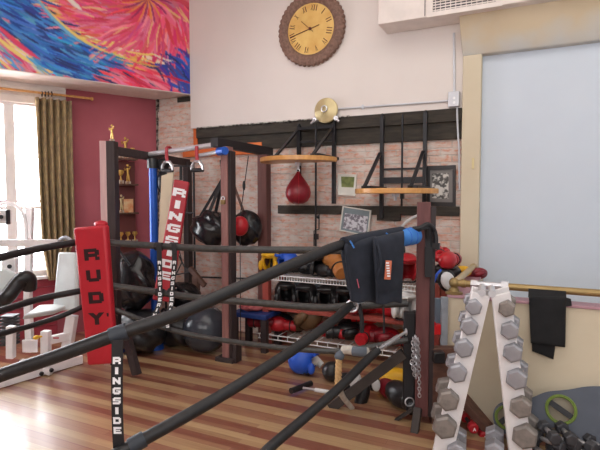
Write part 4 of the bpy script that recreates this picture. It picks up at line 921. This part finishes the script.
# push bar
tpb = thing('push_bar', 'white-shafted bar with black T handle lying on the floor', 'exercise bar', fb(318, 398))
q = MB(); q.cyl(fb(315, 396)+V((0, 0, .05)), fb(350, 402)+V((0, 0, .05)), .016); q.build('white_shaft', leather_white, tpb); q = MB(); q.cyl(fb(303, 394)+V((0, 0, .05)), fb(315, 396)+V((0, 0, .05)), .010); q.build('chrome_stem', chrome, tpb)
q = MB(); q.cyl(fb(291, 396)+V((0, 0, .04)), fb(311, 388)+V((0, 0, .04)), .024); q.build('t_handle', leather_black, tpb)
# focus mitts
tf = thing('focus_mitt', 'black and white focus mitt standing behind the angled brace', 'focus mitt', fb(362, 414))
q = MB(); q.ell(at(362, 398, 3.7), (.05, .03, .12), frame(UP, R_) @ Matrix.Rotation(.35, 3, 'Y'), n=20); q.build('mitt_pad', leather_black, tf); q = MB(); q.ell(at(355, 380, 3.75), (.05, .03, .07), frame(UP, R_), n=16); q.build('white_cuff', leather_white, tf)
tf2 = thing('focus_mitt', 'white edged focus mitt right of the black and white one', 'focus mitt', fb(374, 392)); q = MB(); q.ell(at(373, 382, 3.8), (.055, .05, .07), n=16); q.build('mitt_pad', leather_black, tf2); q = MB(); q.ell(at(376, 385, 3.74), (.035, .02, .05), n=16); q.build('white_cuff', leather_white, tf2)
q = MB(); blob(q, fb(396, 390)+V((0, 0, .085)), (.16, .1, .095), 9, .06, 24); tag(q.build('yellow_bag', leather_yellow, ang=180), 'yellow soft bag on the floor behind the corner post', 'bag')
place(G, gu, fb(404, 410), 2.4, 'black and red glove on the floor beside the corner post', 1.3, {'mitt': leather_black, 'thumb': leather_red, 'cuff': leather_black})
place(G, gu, fb(391, 400), 2.4, 'dark red glove on the floor behind the black and red one', 1.0, mg(leather_dark_red, leather_black))
q = MB(); q.torus(at(409.5, 402, 3.35), F, .03, .005, 20, 6); tag(q.build('metal_ring', chrome), 'small white metal ring hanging by the foot of the corner post', 'ring')

# exercise ball and dark bags back left
tb_ = thing('exercise_ball', 'dark grey shiny exercise ball behind the padlocked post', 'ball', fb(206, 356)); bc_ = at(206, 327, 4.95); bc_.z = .235
q = MB(); q.ell(bc_, (.235, .235, .235), n=40); q.build('sphere', rubber_grey, tb_)
q = MB()
for k in (-2, -1, 1, 2): q.torus(bc_+V((0, 0, k*.06)), (0, 0, 1), math.sqrt(.235**2-(k*.06)**2), .002, 40, 5)
q.build('rib', rubber_grey, tb_)
def bag(name, c, rad, seed, label, mt=vinyl_black, amp=.08):
    t = thing(name, label, 'bag', V((c.x, c.y, c.z-rad[2]))); q = MB(); blob(q, c, rad, seed, amp, 36); q.build('bag_body', mt, t, ang=180); q = MB(); q.tube(smooth([c+V((-rad[0]*.4, -rad[1]*.75, rad[2]*.6)), c+V((-.05, -rad[1]*.8, rad[2]*1.12)), c+V((rad[0]*.4, -rad[1]*.7, rad[2]*.6))]), .012, 8); q.build('handle', strap_black, t)
p = at(133, 283, 5.0); bag('sports_bag', V((p.x, p.y, .72)), (.26, .2, .30), 1, 'large glossy black bag piled behind the corner pad')
p = at(137, 330, 4.95); bag('sports_bag', V((p.x, p.y, .22)), (.33, .22, .22), 2, 'dark bag on the floor under the large glossy one', leather_black)
p = at(178, 328, 5.15); bag('sports_bag', V((p.x, p.y, .20)), (.25, .2, .20), 4, 'black bag on the floor left of the exercise ball', leather_black)
p = at(183, 300, 5.3); bag('sports_bag', V((p.x, p.y, .52)), (.2, .17, .14), 6, 'black bag on top of the one beside the exercise ball', vinyl_black)
# stool / low bench with blue cloth
tst = thing('low_bench', 'low dark bench with a blue covered top behind the padlocked post', 'bench', fb(248, 352))
bz = .36; a_ = onY(234, 318, 4.25); b_ = onY(262, 318, 4.25)
q = MB(); q.box(((a_.x+b_.x)/2, 4.42, bz), (.42, .34, .05)); q.build('blue_top', mat('bench_blue', (24, 50, 110), .5), tst, bevel=.01)
for ex, ey in ((-.18, -.14), (.18, -.14), (-.18, .14), (.18, .14)): q = MB(); q.box(((a_.x+b_.x)/2+ex, 4.42+ey, (bz-.025)/2), (.06, .06, bz-.025)); q.build('leg', dark_post, tst)
q = MB(); blob(q, V(((a_.x+b_.x)/2-.05, 4.4, bz+.06)), (.14, .1, .04), 8, .1, 20); tag(q.build('hand_wrap', mat('wrap_pink', (190, 110, 110), .8, rgb2=(150, 60, 66), scale=24), ang=180), 'crumpled pink hand wraps on the low blue bench', 'cloth')

# trophies near the curtain
tsf = thing('trophy_stand', 'tall narrow brown trophy board behind the dark post', 'shelf', onL(124, 300, .15))
q = MB(); sA, sB = sL(136, .1), sL(117, .1); c0 = (Ls((sA+sB)/2, 1.35, .06)); MLW = Matrix((LD, LN, UP)).transposed(); q.box(Ls((sA+sB)/2, 1.35, .06), (abs(sB-sA), .03, 1.3), MLW); q.build('back_board', mat('plaque_brown', (104, 52, 48), .6), tsf, bevel=.004)
shz = [2.02, 1.72, 1.38, 1.02]
for z in shz: q = MB(); q.box(Ls((sA+sB)/2, z, .13), (abs(sB-sA), .14, .02), MLW); q.build('shelf_board', brown_wood, tsf)
def trophy(p, h, label):
    t = thing('trophy', label, 'trophy', p); q = MB(); q.box(p+V((0, 0, .02*h/.2)), (.05, .05, .04*h/.2)); q.build('plinth', marble, t, bevel=.002)
    k = h/.2; q = MB(); q.lathe([(.018*k, .04*k), (.008*k, .06*k), (.006*k, .09*k), (.02*k, .10*k), (.03*k, .13*k), (.032*k, .16*k), (.026*k, .155*k), (0, .12*k)], p, n=18); q.torus(p+V((.036*k, 0, .135*k)), (0, 1, 0), .012*k, .003); q.torus(p+V((-.036*k, 0, .135*k)), (0, 1, 0), .012*k, .003); q.build('cup', gold, t)
def figure(p, h, label, mt=gold):
    t = thing('trophy', label, 'trophy', p); k = h/.2; q = MB(); q.box(p+V((0, 0, .012*k)), (.04*k, .04*k, .024*k)); q.build('plinth', marble, t)
    q = MB(); q.tube([p+V((-.012*k, 0, .024*k)), p+V((-.008*k, 0, .07*k)), p+V((0, 0, .11*k))], [.006*k, .008*k, .010*k], 8); q.tube([p+V((.018*k, 0, .024*k)), p+V((.012*k, 0, .07*k)), p+V((0, 0, .11*k))], [.006*k, .008*k, .010*k], 8)
    q.tube([p+V((0, 0, .105*k)), p+V((0, 0, .13*k)), p+V((0, 0, .155*k))], [.011*k, .013*k, .015*k], 10); q.ell(p+V((0, 0, .18*k)), (.012*k, .012*k, .015*k), n=12)
    q.tube([p+V((.012*k, 0, .152*k)), p+V((.035*k, -.01*k, .145*k)), p+V((.045*k, -.01*k, .17*k))], [.006*k, .005*k, .008*k], 8); q.tube([p+V((-.012*k, 0, .152*k)), p+V((-.03*k, -.01*k, .13*k)), p+V((-.022*k, -.02*k, .155*k))], [.006*k, .005*k, .008*k], 8); q.build('boxer_figure', mt, t)
figure(P1+V((0, 0, 2.08)), .16, 'gold boxer figurine trophy on top of the dark post')
sp_ = lambda px, z: Ls(sL(px, .13), z+.01, .14)
figure(sp_(126, shz[0]), .26, 'tall gold figure trophy on the uppermost trophy shelf'); trophy(sp_(121, shz[0]), .16, 'gold cup on the uppermost trophy shelf'); trophy(sp_(133, shz[0]), .16, 'small right-hand gold cup on the uppermost trophy shelf')
trophy(sp_(121, shz[1]), .2, 'gold cup on the second trophy shelf from the top'); figure(sp_(128, shz[1]), .24, 'gold figure trophy on the second shelf from the top')
figure(sp_(121, shz[2]), .22, 'pale figure trophy on the third trophy shelf', bell_brass)
q = MB(); q.box(Ls(sL(128, .13), shz[2]+.09, .14), (.11, .02, .16), MLW); tag(q.build('award_plaque', mat('plaque_cream', (226, 196, 150), .5, rgb2=(214, 110, 50), scale=12)), 'cream and orange award plaque on the third trophy shelf', 'plaque')
for px, l in ((120, 'left'), (127, 'middle'), (134, 'right')): trophy(sp_(px, shz[3]), .16, l+' gold cup on the lowest trophy shelf')

# ================================================================== WHITE GYM MACHINE (left)
g0 = fb(0, 389); g1 = fb(83, 364)
tm = thing('weight_machine', 'white multi-gym bench machine in front of the window', 'exercise machine', (g0+g1)/2)
gd = (g0-g1).normalized(); gs = V((-gd.y, gd.x, 0));  gs = gs if gs.y > 0 else -gs
q = MB(); q.box((g1+(g0+gd*1.2))/2+V((0, 0, .045))+gs*.03, (.08, .07, (g0+gd*1.2-g1).length), frame(gd, UP)); q.build('base_beam', white_steel, tm, bevel=.006)
q = MB()
for px, py in ((41, 373.5), (51, 370)): c = at(px, py, (at(px, 376, 1)-O).length and (onZ(px, py+6, 0)-O).dot(F)-.02); q = MB(); q.cyl(c, c-gs*.015, .018, 12); q.build('bolt', black_metal, tm)
tt = lambda px, py: (onZ(px, py, 0)-O).dot(F)
def seg(pts, w, nm='tube_frame', mt=white_steel, h=None):
    q = MB()
    for a, b in zip(pts[:-1], pts[1:]): d = (b-a).normalized(); q.bar(a-d*w*.3, b+d*w*.3, w, h or w, F)
    return q.build(nm, mt, tm, bevel=.005)
seg([at(72, 318, 4.55), at(65, 362, 4.52)], .085, 'rear_upright'); seg([at(46, 368, 4.38), at(46, 333, 4.38)], .07, 'front_upright'); seg([at(46, 341, 4.40), at(68, 336, 4.52)], .07, 'link_beam')
seg([at(30, 350, 4.6), at(28, 298, 4.6), at(30, 210, 4.6)], .06, 'mast'); seg([at(11, 356, 4.2), at(11, 328, 4.2)], .06, 'mast'); seg([at(-8, 360, 4.3), at(-8, 200, 4.3)], .06, 'mast')
seg([at(22, 362, 4.3), at(50, 372, 4.28)], .05, 'side_foot'); q = MB(); q.box(at(30, 346, 4.35), (.13, .02, .11), frame(UP, R_)); q.build('gusset', white_steel, tm)
q = MB(); q.slab([at(22, 320, 4.1), at(53, 315, 4.35), at(72, 307, 4.6), at(38, 309, 4.5)], .045); q.build('seat_pad', white_pad, tm, bevel=.012)
q = MB(); P = [at(58, 252, 4.62), at(75, 252.5, 4.55), at(76, 310, 4.45), at(52, 311, 4.52)]; q.slab(P, .05); q.build('back_pad', white_pad, tm, bevel=.015)
q = MB(); q.tube(smooth([at(-3, 305, 3.95), at(8, 296, 3.95), at(17, 284, 4.0), at(24, 278, 4.02), at(29, 280, 4.05), at(29, 288, 4.08)]), .06, 14); q.build('arm_pad', leather_black, tm, bevel=0); q = MB(); q.slab([at(-16, 276, 4.02), at(10, 270, 4.05), at(22, 277, 4.05), at(6, 297, 4.0), at(-16, 306, 4.0)][::-1], .05); q.build('pale_pad_top', white_pad, tm, bevel=.015)
q = MB(); q.cyl(at(34, 337.5, 4.33), at(44, 336, 4.36), .012); q.ell(at(36, 337.5, 4.33), (.025, .025, .02), n=12); q.build('yellow_pin', leather_yellow, tm)
q = MB(); q.tube(smooth([at(-25, 212, 4.4), at(-8, 206, 4.4), at(8, 203, 4.4), at(20, 209, 4.4), at(25, 220, 4.4), at(26, 240, 4.4)]), .017, 10); q.build('curved_arm', white_steel, tm)
seg([at(-40, 243, 4.3), at(57, 243, 4.25)], .06, 'press_arm'); q = MB(); q.tube(smooth([at(57, 244, 4.25), at(63, 238, 4.22), at(69, 239, 4.2), at(73, 245, 4.2)]), .017, 10); q.build('grip_handle', galv, tm)
q = MB(); q.box(at(3, 217, 4.2), (.12, .06, .12), frame(UP, R_)); q.build('pulley_plate', white_steel, tm, bevel=.008); q = MB(); q.box(at(10, 265, 4.2), (.12, .06, .12), frame(UP, R_)); q.build('pulley_plate', white_steel, tm, bevel=.008)
q = MB(); q.cyl(at(1, 217, 4.16), at(1, 217, 4.12), .018); q.cyl(at(9.5, 266.5, 4.16), at(9.5, 266.5, 4.12), .018); q.box(at(8, 217, 4.15), (.02, .03, .12), frame(UP, R_)); q.build('pulley_bolt', black_metal, tm)
q = MB()
for k in range(9): q.box(at(10, 316+k*3.4, 4.55), (.12, .12, .022), frame(UP, R_))
q.build('weight_stack', hex_dark, tm)
q = MB(); q.box(at(56, 338, 4.4), (.05, .004, .012), frame(UP, R_)); q.build('maker_mark', pad_red, tm)

# ================================================================== RIGHT: brass rail, rack, dumbbells
tbr = thing('brass_rail', 'brass pipe rail with elbow and flanges along the half wall', 'rail', (HX, HY, HZ))
RY = HY+.05; rz = .955; r_ = .024
q = MB(); q.cyl((HX+.04, RY, rz), (RT-.2, RY, rz), r_); q.build('long_pipe', brass, tbr)
q = MB(); pe = onZ(473, 267, rz); q.cyl((HX+.04, RY, rz), pe, .024); q.lathe([(.03, 0), (.03, .04)], pe, (pe-V((HX+.04, RY, rz))), 16); q.build('return_pipe', mat('brass_pale', (190, 170, 132), .45, .4), tbr)
q = MB(); q.ell((HX+.04, RY, rz), (.037, .037, .037), n=20); q.cyl((HX+.04, RY, rz), (HX+.04, RY, HZ+.02), .024); q.lathe([(.06, 0), (.06, .012), (.035, .02), (.03, .04)], (HX+.04, RY, HZ+.018), n=24); q.lathe([(.03, 0), (.03, .03)], (HX+.09, RY, rz), (1, 0, 0), 20); q.build('elbow_flange', brass, tbr)
c0_, c1_ = onY(474, 284, RY).x, onY(505, 286, RY).x
q = MB(); q.cyl((c0_, RY, rz), (c1_, RY, rz), .027, 20); q.lathe([(.034, -.02), (.034, .02)], (c0_, RY, rz), (1, 0, 0), 6); q.lathe([(.042, -.022), (.042, .022)], (c1_, RY, rz), (1, 0, 0), 6); q.build('chrome_coupling', chrome, tbr)
xe = 2.0; q = MB(); q.cyl((xe, RY, rz), (xe, RY, HZ+.02), .024); q.lathe([(.06, 0), (.06, .012), (.03, .03)], (xe, RY, HZ+.018), n=20); q.build('support_post', brass, tbr)

# dumbbell rack : A-frame; plates face the camera, handles run away from it
FR = 2.92
trk = thing('dumbbell_rack', 'white steel A-frame dumbbell rack full of hex weights', 'rack', onZ(486, 462, 0))
dback = (F*1.0+R_*.37).normalized()
def plate(pxq, t0):
    P = [at(a, b, t0) for a, b in pxq]; return P
for nm, quad in (('left_plate', [(471, 291), (489, 296), (450, 462), (429, 462)]), ('right_plate', [(491, 296), (509, 291), (533, 462), (509, 462)])):
    for off in (0, .19):
        P = [at(a, b, FR)+dback*off for a, b in quad]; q = MB(); q.slab(P[::-1], .02); q.build('side_plate', white_steel, trk, bevel=.004)
q = MB()
for px, py in ((482, 292.5), (492, 294)): q.cyl(at(px, py, FR-.03), at(px, py, FR)+dback*.2, .022, 18)
q.build('top_bar', silver, trk)
q = MB()
for px, py in ((478, 295.5), (501.5, 296.5)): q.cyl(at(px, py, FR-.015), at(px, py, FR-.006), .008, 12)
q.build('bolt_hole', strap_black, trk)
q = MB(); q.box(at(481, 458, FR)+dback*.1, (.42, .03, .03), frame(UP, R_)); q.box(at(440, 462, FR)+dback*.1, (.12, .34, .03), Matrix.Rotation(YAW, 3, 'Z')); q.box(at(521, 462, FR)+dback*.1, (.12, .34, .03), Matrix.Rotation(YAW, 3, 'Z')); q.build('foot', white_steel, trk)
def dumbbell(c, d, rh, ln, hd, mt, label, roll=0, group=None, up=UP):
    t = thing('hex_dumbbell', label, 'dumbbell', c, group); M = frame(d, up) @ Matrix.Rotation(roll, 3, 'Z')
    def head(s):
        q = MB(); vs_ = []; fs = []; prof = [(rh*.80, -hd/2), (rh, -hd/2+rh*.16), (rh, hd/2-rh*.16), (rh*.80, hd/2)]
        for r, z in prof:
            for k in range(6): a = k*math.pi/3; vs_.append(c+d*(s*(ln/2+hd/2)+z)+M @ V((r*math.cos(a), r*math.sin(a), 0)))
        for i in range(3):
            for k in range(6): fs.append((i*6+k, i*6+(k+1) % 6, (i+1)*6+(k+1) % 6, (i+1)*6+k))
        fs += [(5, 4, 3, 2, 1, 0), (18, 19, 20, 21, 22, 23)]; q.add(vs_, fs); q.build('head', mt, t, bevel=.002, smooth=False)
    head(-1); head(1); q = MB(); q.tube([c-d*(ln/2), c-d*(ln/4), c, c+d*(ln/4), c+d*(ln/2)], [.012, .014, .016, .014, .012], 12); q.build('handle', chrome, t)
    return t
left = [(474, 308, 10.2), (470, 328, 12), (464.5, 350, 13.6), (456, 375, 14.2), (450.5, 402, 15), (445, 429, 17)]
right = [(506.5, 310, 10.6), (511, 331, 12.2), (512, 354, 13.8), (517, 380.5, 15.3), (521, 409, 15.5), (525.5, 439.5, 17.5)]
left = [(474, 308, 9.6), (469.5, 327.5, 10.5), (464, 349.5, 11.3), (457.5, 374.5, 11.6), (448.5, 402, 13), (445, 429, 14.5)]
right = [(506.5, 309.5, 9.8), (509.5, 331.5, 10.8), (512.5, 354, 11.6), (516.5, 380.5, 12.6), (520.5, 409, 13), (524.5, 438.5, 15)]
nmz = ['uppermost', 'second from the top', 'third from the top', 'fourth from the top', 'fifth from the top', 'sixth from the top']
dsl = (dback+V((0, 0, .10))).normalized()
for side, arr in (('left', left), ('right', right)):
    for k, (px, py, r) in enumerate(arr):
        rh = r*2.8/495*.9; ax = (px-300)/FPX; dsl = (F+R_*(ax-.075 if side == 'left' else ax+.05)).normalized(); c = at(px, py, FR-.07)+dsl*(.035+.04+.06)
        dumbbell(c, dsl, rh, .115, .075, hex_iron_worn if (k >= 4 or (side == 'right' and k in (0,)) ) else hex_iron, 'grey hex dumbbell %s on the %s arm of the white rack' % (nmz[k], side), roll=.25 if side == 'left' else .1)
# floor dumbbells in front of/behind rack
def fdumb(px, py, t, rh, mt, label, d=None): dumbbell(at(px, py, t), (d or F), rh, .11, .08, mt, label, up=UP)
dumbbell(at(462.5, 452, 2.88)+F*.1, (F+R_*.35).normalized(), .062, .1, .09, hex_iron, 'grey hex dumbbell on the floor at the left inside the rack', roll=0)
dumbbell(at(501, 451, 2.88)+F*.1, (F+R_*.40).normalized(), .062, .1, .09, hex_iron, 'grey hex dumbbell on the floor at the right inside the rack', roll=0)
trd = None
for px, py, lab in ((474.5, 429.5, 'left red-ended small dumbbell between the rack arms'), (485, 437.5, 'right red-ended small dumbbell between the rack arms')):
    c = at(px, py, 3.15); t = thing('round_dumbbell', lab, 'dumbbell', c); q = MB(); q.lathe([(.025, .0), (.033, .008), (.033, .05), (.025, .06)], c, F, 20); q.build('head', leather_red, t); q = MB(); q.lathe([(.025, .16), (.033, .168), (.033, .21), (.025, .22)], c, F, 20); q.build('head', leather_red, t); q = MB(); q.cyl(c+F*.05, c+F*.17, .012); q.build('handle', strap_black, t)
    q = MB(); q.char('A', c-F*.0015, R_, UP, .022, bold=.02); q.build('mark', ink_white, t, smooth=False)
q = MB(); q.ell(at(476, 441, 3.2), (.035, .06, .035)); q.ell(at(465, 436, 3.3), (.035, .06, .035)); q.ell(at(468, 428, 3.4), (.04, .06, .04)); tag(q.build('black_grip', leather_black), 'black rubber grips under the red dumbbells', 'grip')
k = 0
for px, py in ((540, 446), (556, 448), (572, 445), (588, 449), (548, 436), (563, 435), (597, 440), (580, 437), (566, 428), (549, 427)):
    k += 1; a = random.uniform(-.6, .6); d = (F*math.cos(a)+R_*math.sin(a)).normalized()
    lab = ['lower-left dark dumbbell in the heap under the grey step board', 'dark dumbbell second from the left in the front of the heap', 'dark dumbbell in the front middle of the heap', 'dark dumbbell at the front right of the heap', 'dark dumbbell on the left of the heap, second row', 'dark dumbbell in the second row below the green ring', 'dark dumbbell at the right edge of the heap', 'dark dumbbell in the second row, right of centre', 'dark dumbbell on top of the heap right below the green ring', 'dark dumbbell on top of the heap at its left'][k-1]
    dumbbell(at(px, py+5, 2.88), d, .038, .085, .055, hex_dark, lab, roll=random.random())

# grey step board with green rings, leaning on the half wall
tsb = thing('step_board', 'grey plastic exercise board with two green ringed holes', 'exercise board', at(550, 455, 3.05))
bt = 3.10
outline = [(494, 424), (492.5, 415), (495, 407), (501, 402), (510, 400.5), (524, 400.5), (536, 396), (546, 391.5), (558, 390.5), (570, 389.5), (584, 386.5), (600, 386), (640, 388), (660, 400), (664, 430), (655, 462), (600, 462), (590, 456), (583, 444), (576, 434), (566, 428), (552, 427.5), (538, 428.5), (526, 430), (514, 434), (503, 434), (497, 430)]
bo = onY(550, 462, HY-.22); ey = V((0, .38, .925)).normalized(); ex = V((1, 0, 0))
nb = ex.cross(ey).normalized()
def onB(px, py, off=0):
    r = ray(px, py); k_ = (bo+nb*off-O).dot(nb)/r.dot(nb); p = O+r*k_; return (p-bo)
def b2(px, py): p = onB(px, py); return (p.dot(ex), p.dot(ey))
import bmesh
from mathutils.geometry import tessellate_polygon
def holed(outer, holes, th):
    loops = [[V((a, b, 0)) for a, b in outer]]+[[V((a, b, 0)) for a, b in h] for h in holes]
    tris = tessellate_polygon(loops); flat = [p for l in loops for p in l]; n = len(flat)
    q = MB(); P = [bo+ex*p.x+ey*p.y for p in flat]; vs_ = [p for p in P]+[p-nb*th for p in P]
    fs = [tuple(t_) for t_ in tris]+[tuple(i+n for i in t_[::-1]) for t_ in tris]; b = 0
    for l in loops:
        m_ = len(l); fs += [(b+i, b+(i+1) % m_, n+b+(i+1) % m_, n+b+i) for i in range(m_)]; b += m_
    q.add(vs_, fs); return q
def sm2(poly, it=2):
    for _ in range(it):
        out = []
        for i in range(len(poly)): a = poly[i]; b = poly[(i+1) % len(poly)]; out += [(a[0]*.75+b[0]*.25, a[1]*.75+b[1]*.25), (a[0]*.25+b[0]*.75, a[1]*.25+b[1]*.75)]
        poly = out
    return poly
h1 = b2(507, 417.5); h2 = b2(561, 409.5); k1 = 2.98/495
circ = lambda c, r: [(c[0]+r*math.cos(2*math.pi*i/32), c[1]+r*math.sin(2*math.pi*i/32)) for i in range(32)]
q = holed(sm2([b2(a, b) for a, b in outline]), [circ(h1, 11.5*k1), circ(h2, 14*k1)], .05); q.build('board', step_grey, tsb, smooth=False)
for (hx, hy), r in ((h1, 11.7), (h2, 14.2)):
    c = bo+ex*hx+ey*hy+nb*.002; q = MB(); q.torus(c, nb, r*k1, .006, 40, 8); q.torus(c, nb, (r-1.4)*k1, .005, 40, 8); q.build('green_ring', step_green, tsb)
    q = MB(); u = (ex*.86-ey*.5) if r > 12 else (ex*.6+ey*.6); u = u.normalized(); q.bar(c-nb*.02-u*r*k1, c-nb*.02+u*r*k1, .034, .02, nb.cross(u)); q.build('hand_grip', strap_black, tsb)
q = MB(); q.tube([bo+ex*b2(535, 425)[0]+ey*b2(535, 425)[1]+nb*.003, bo+ex*b2(548, 423)[0]+ey*b2(548, 423)[1]+nb*.003], .004, 6); q.build('logo_mark', galv, tsb)

# black cloth on rail
tcl = thing('waist_trimmer', 'black neoprene belt hanging over the brass rail', 'belt', onY(548, 358, HY-.03))
def cpanel(nm, quad, y, folds):
    vs_ = []; fs = []; nx, nz = 20, 20; (TL, TR, BR, BL) = quad
    for j in range(nz+1):
        v = j/nz
        for i in range(nx+1):
            u = i/nx; px = (TL[0]*(1-u)+TR[0]*u)*(1-v)+(BL[0]*(1-u)+BR[0]*u)*v; py = (TL[1]*(1-u)+TR[1]*u)*(1-v)+(BL[1]*(1-u)+BR[1]*u)*v
            vs_.append(onY(px, py, y-.01*math.sin(u*math.pi*folds+v)*v-.012*math.sin(u*math.pi)))
    for j in range(nz):
        for i in range(nx): a = j*(nx+1)+i; fs.append((a, a+1, a+nx+2, a+nx+1))
    q = MB(); q.add(vs_, fs); o = q.build(nm, cloth_black, tcl, ang=180); s_ = o.modifiers.new('s', 'SOLIDIFY'); s_.thickness = .012; s_.offset = 0
cpanel('front_layer', ((529, 296), (566, 297), (565, 347), (531, 343)), HY-.045, 1.2); cpanel('rear_layer', ((531, 297), (562, 297), (553, 359), (532.5, 351)), HY-.02, 1)
q = MB(); q.band([onY(531, 295, RY-.03)+V((.15, 0, 0)), onY(531, 295, RY-.0)+V((.15, 0, .0))+V((0, 0, -.0))], .25, .01, (1, 0, 0)); 
q = MB(); yA = HY-.035; zt = onY(548, 297, yA).z; xm = onY(547, 297, yA).x; q.band([V((xm, yA, zt-.01)), V((xm, RY-.035, rz-.0)), V((xm, RY-.022, rz-.022)), V((xm, RY+.0, rz-.032)), V((xm, RY+.03, rz-.02))], .22, .008, (1, 0, 0)); q.build('rail_fold', cloth_black, tcl)
q = MB(); q.slab([onY(564, 297, HY-.05), onY(571, 299, HY-.05), onY(572, 306, HY-.05), onY(564, 307, HY-.05)], .012); q.build('fastening_tab', cloth_black, tcl, bevel=.003)

# things at the left end of the half wall
place(G, gu, at(449.5, 269, 3.95), YAW-2.2, 'bright red glove on top of the pile behind the brass elbow', 1.0, mg(leather_red))
tfm = thing('focus_mitt', 'white and black focus mitt with a blue strap under the red glove', 'focus mitt', at(448, 291, 3.84))
Rm = frame(-F, R_) @ Matrix.Rotation(.35, 3, 'Z'); c = at(448, 281, 3.84)
q = MB(); q.ell(c+F*.03, (.075, .095, .035), Rm, n=20); q.build('black_backing', leather_black, tfm)
q = MB(); q.ell(c, (.055, .075, .025), Rm, n=20); q.build('white_face', leather_white, tfm)
q = MB(); q.tube([at(434, 282, 3.84), at(437, 274, 3.82), at(441, 270, 3.84)], .010, 8); q.build('blue_strap', leather_blue, tfm)
place(G, gu, at(440, 285, 4.1), YAW+.4, 'black glove at the bottom of the pile on the half wall', 1.25, mg(leather_black))
place(G, gu, at(459, 278, 4.15), YAW+.2, 'yellow glove in the pile beside the pale return pipe', .7, mg(leather_yellow))
place(G, gu, at(474, 280, 4.3), YAW+.1, 'dark red glove right of the pale return pipe', .75, mg(leather_dark_red))
place(G, gu, at(437, 262, 4.2), YAW+1.5, 'red glove half hidden behind the corner post, left of the pile', 1.0, mg(leather_red))
tns = thing('number_strap', 'black hanging strap printed with white numbers beside the post', 'strap', at(431, 295, 3.7))
q = MB(); q.band([at(430, 244, 3.4), at(431, 262, 3.45), at(431, 296, 3.5)], .055, .006, R_); q.build('webbing', strap_black, tns)
q = MB(); q.char('1', at(430.5, 268, 3.46), R_, UP, .045); q.char('2', at(431, 278, 3.46), R_, UP, .04, w=.03); q.box(at(429.5, 287, 3.46), (.014, .003, .032), frame(UP, R_)); q.box(at(432.5, 287, 3.46), (.014, .003, .032), frame(UP, R_)); q.build('printed_number', ink_white, tns)
q = MB(); q.box(at(444, 328, 3.42), (.045, .03, .44), Matrix.Rotation(YAW, 3, 'Z')); q.box(at(443.5, 368, 3.43), (.04, .03, .1), Matrix.Rotation(YAW, 3, 'Z')); tag(q.build('metal_stud', galv, bevel=.002), 'galvanised metal strip standing at the end of the half wall', 'metal strip')
q = MB(); q.box(at(438, 312, 3.5), (.05, .03, .2), Matrix.Rotation(YAW, 3, 'Z')); tag(q.build('metal_plate', mat('plate_blue_grey', (120, 136, 150), .5, .2), bevel=.002), 'blue-grey metal plate behind the galvanised strip', 'plate')
q = MB(); q.box(at(434.5, 329, 3.45), (.09, .06, .07), Matrix.Rotation(YAW, 3, 'Z')); q.box(at(432, 324, 3.45), (.04, .06, .04), Matrix.Rotation(YAW, 3, 'Z')); tag(q.build('red_clip', plastic_red, bevel=.006), 'bright red plastic clip between the post and metal strip', 'clip')
q = MB(); a_ = at(443, 400, 3.37); q.box((a_.x, a_.y, .265), (.17, .08, .53), Matrix.Rotation(YAW, 3, 'Z')); tag(q.build('wooden_crate', brown_wood, bevel=.004), 'brown wooden box between the corner post and the rack', 'box')
q = MB(); q.box(at(438.5, 357, 3.29), (.075, .06, .075), Matrix.Rotation(YAW, 3, 'Z')); tag(q.build('black_block', leather_black, bevel=.006), 'small black block in front of the brown wooden box', 'block')

# bits on the tan wall
q = MB(); a_ = onY(472, 158, YP-.004); b_ = onY(474, 169, YP-.004); q.box((a_+b_)/2, (.02, .01, abs(a_.z-b_.z))); tag(q.build('wall_hook', bell_brass, bevel=.002), 'tiny pale hook on the tan pilaster', 'hook')
q = MB(); q.box(((PX+RT)/2, YP-.165, hz1-.006), (RT-PX, .008, .022)); struct(q.build('header_shadow_gap', strap_black))  # black strip painted in for the shadow gap between header and duct
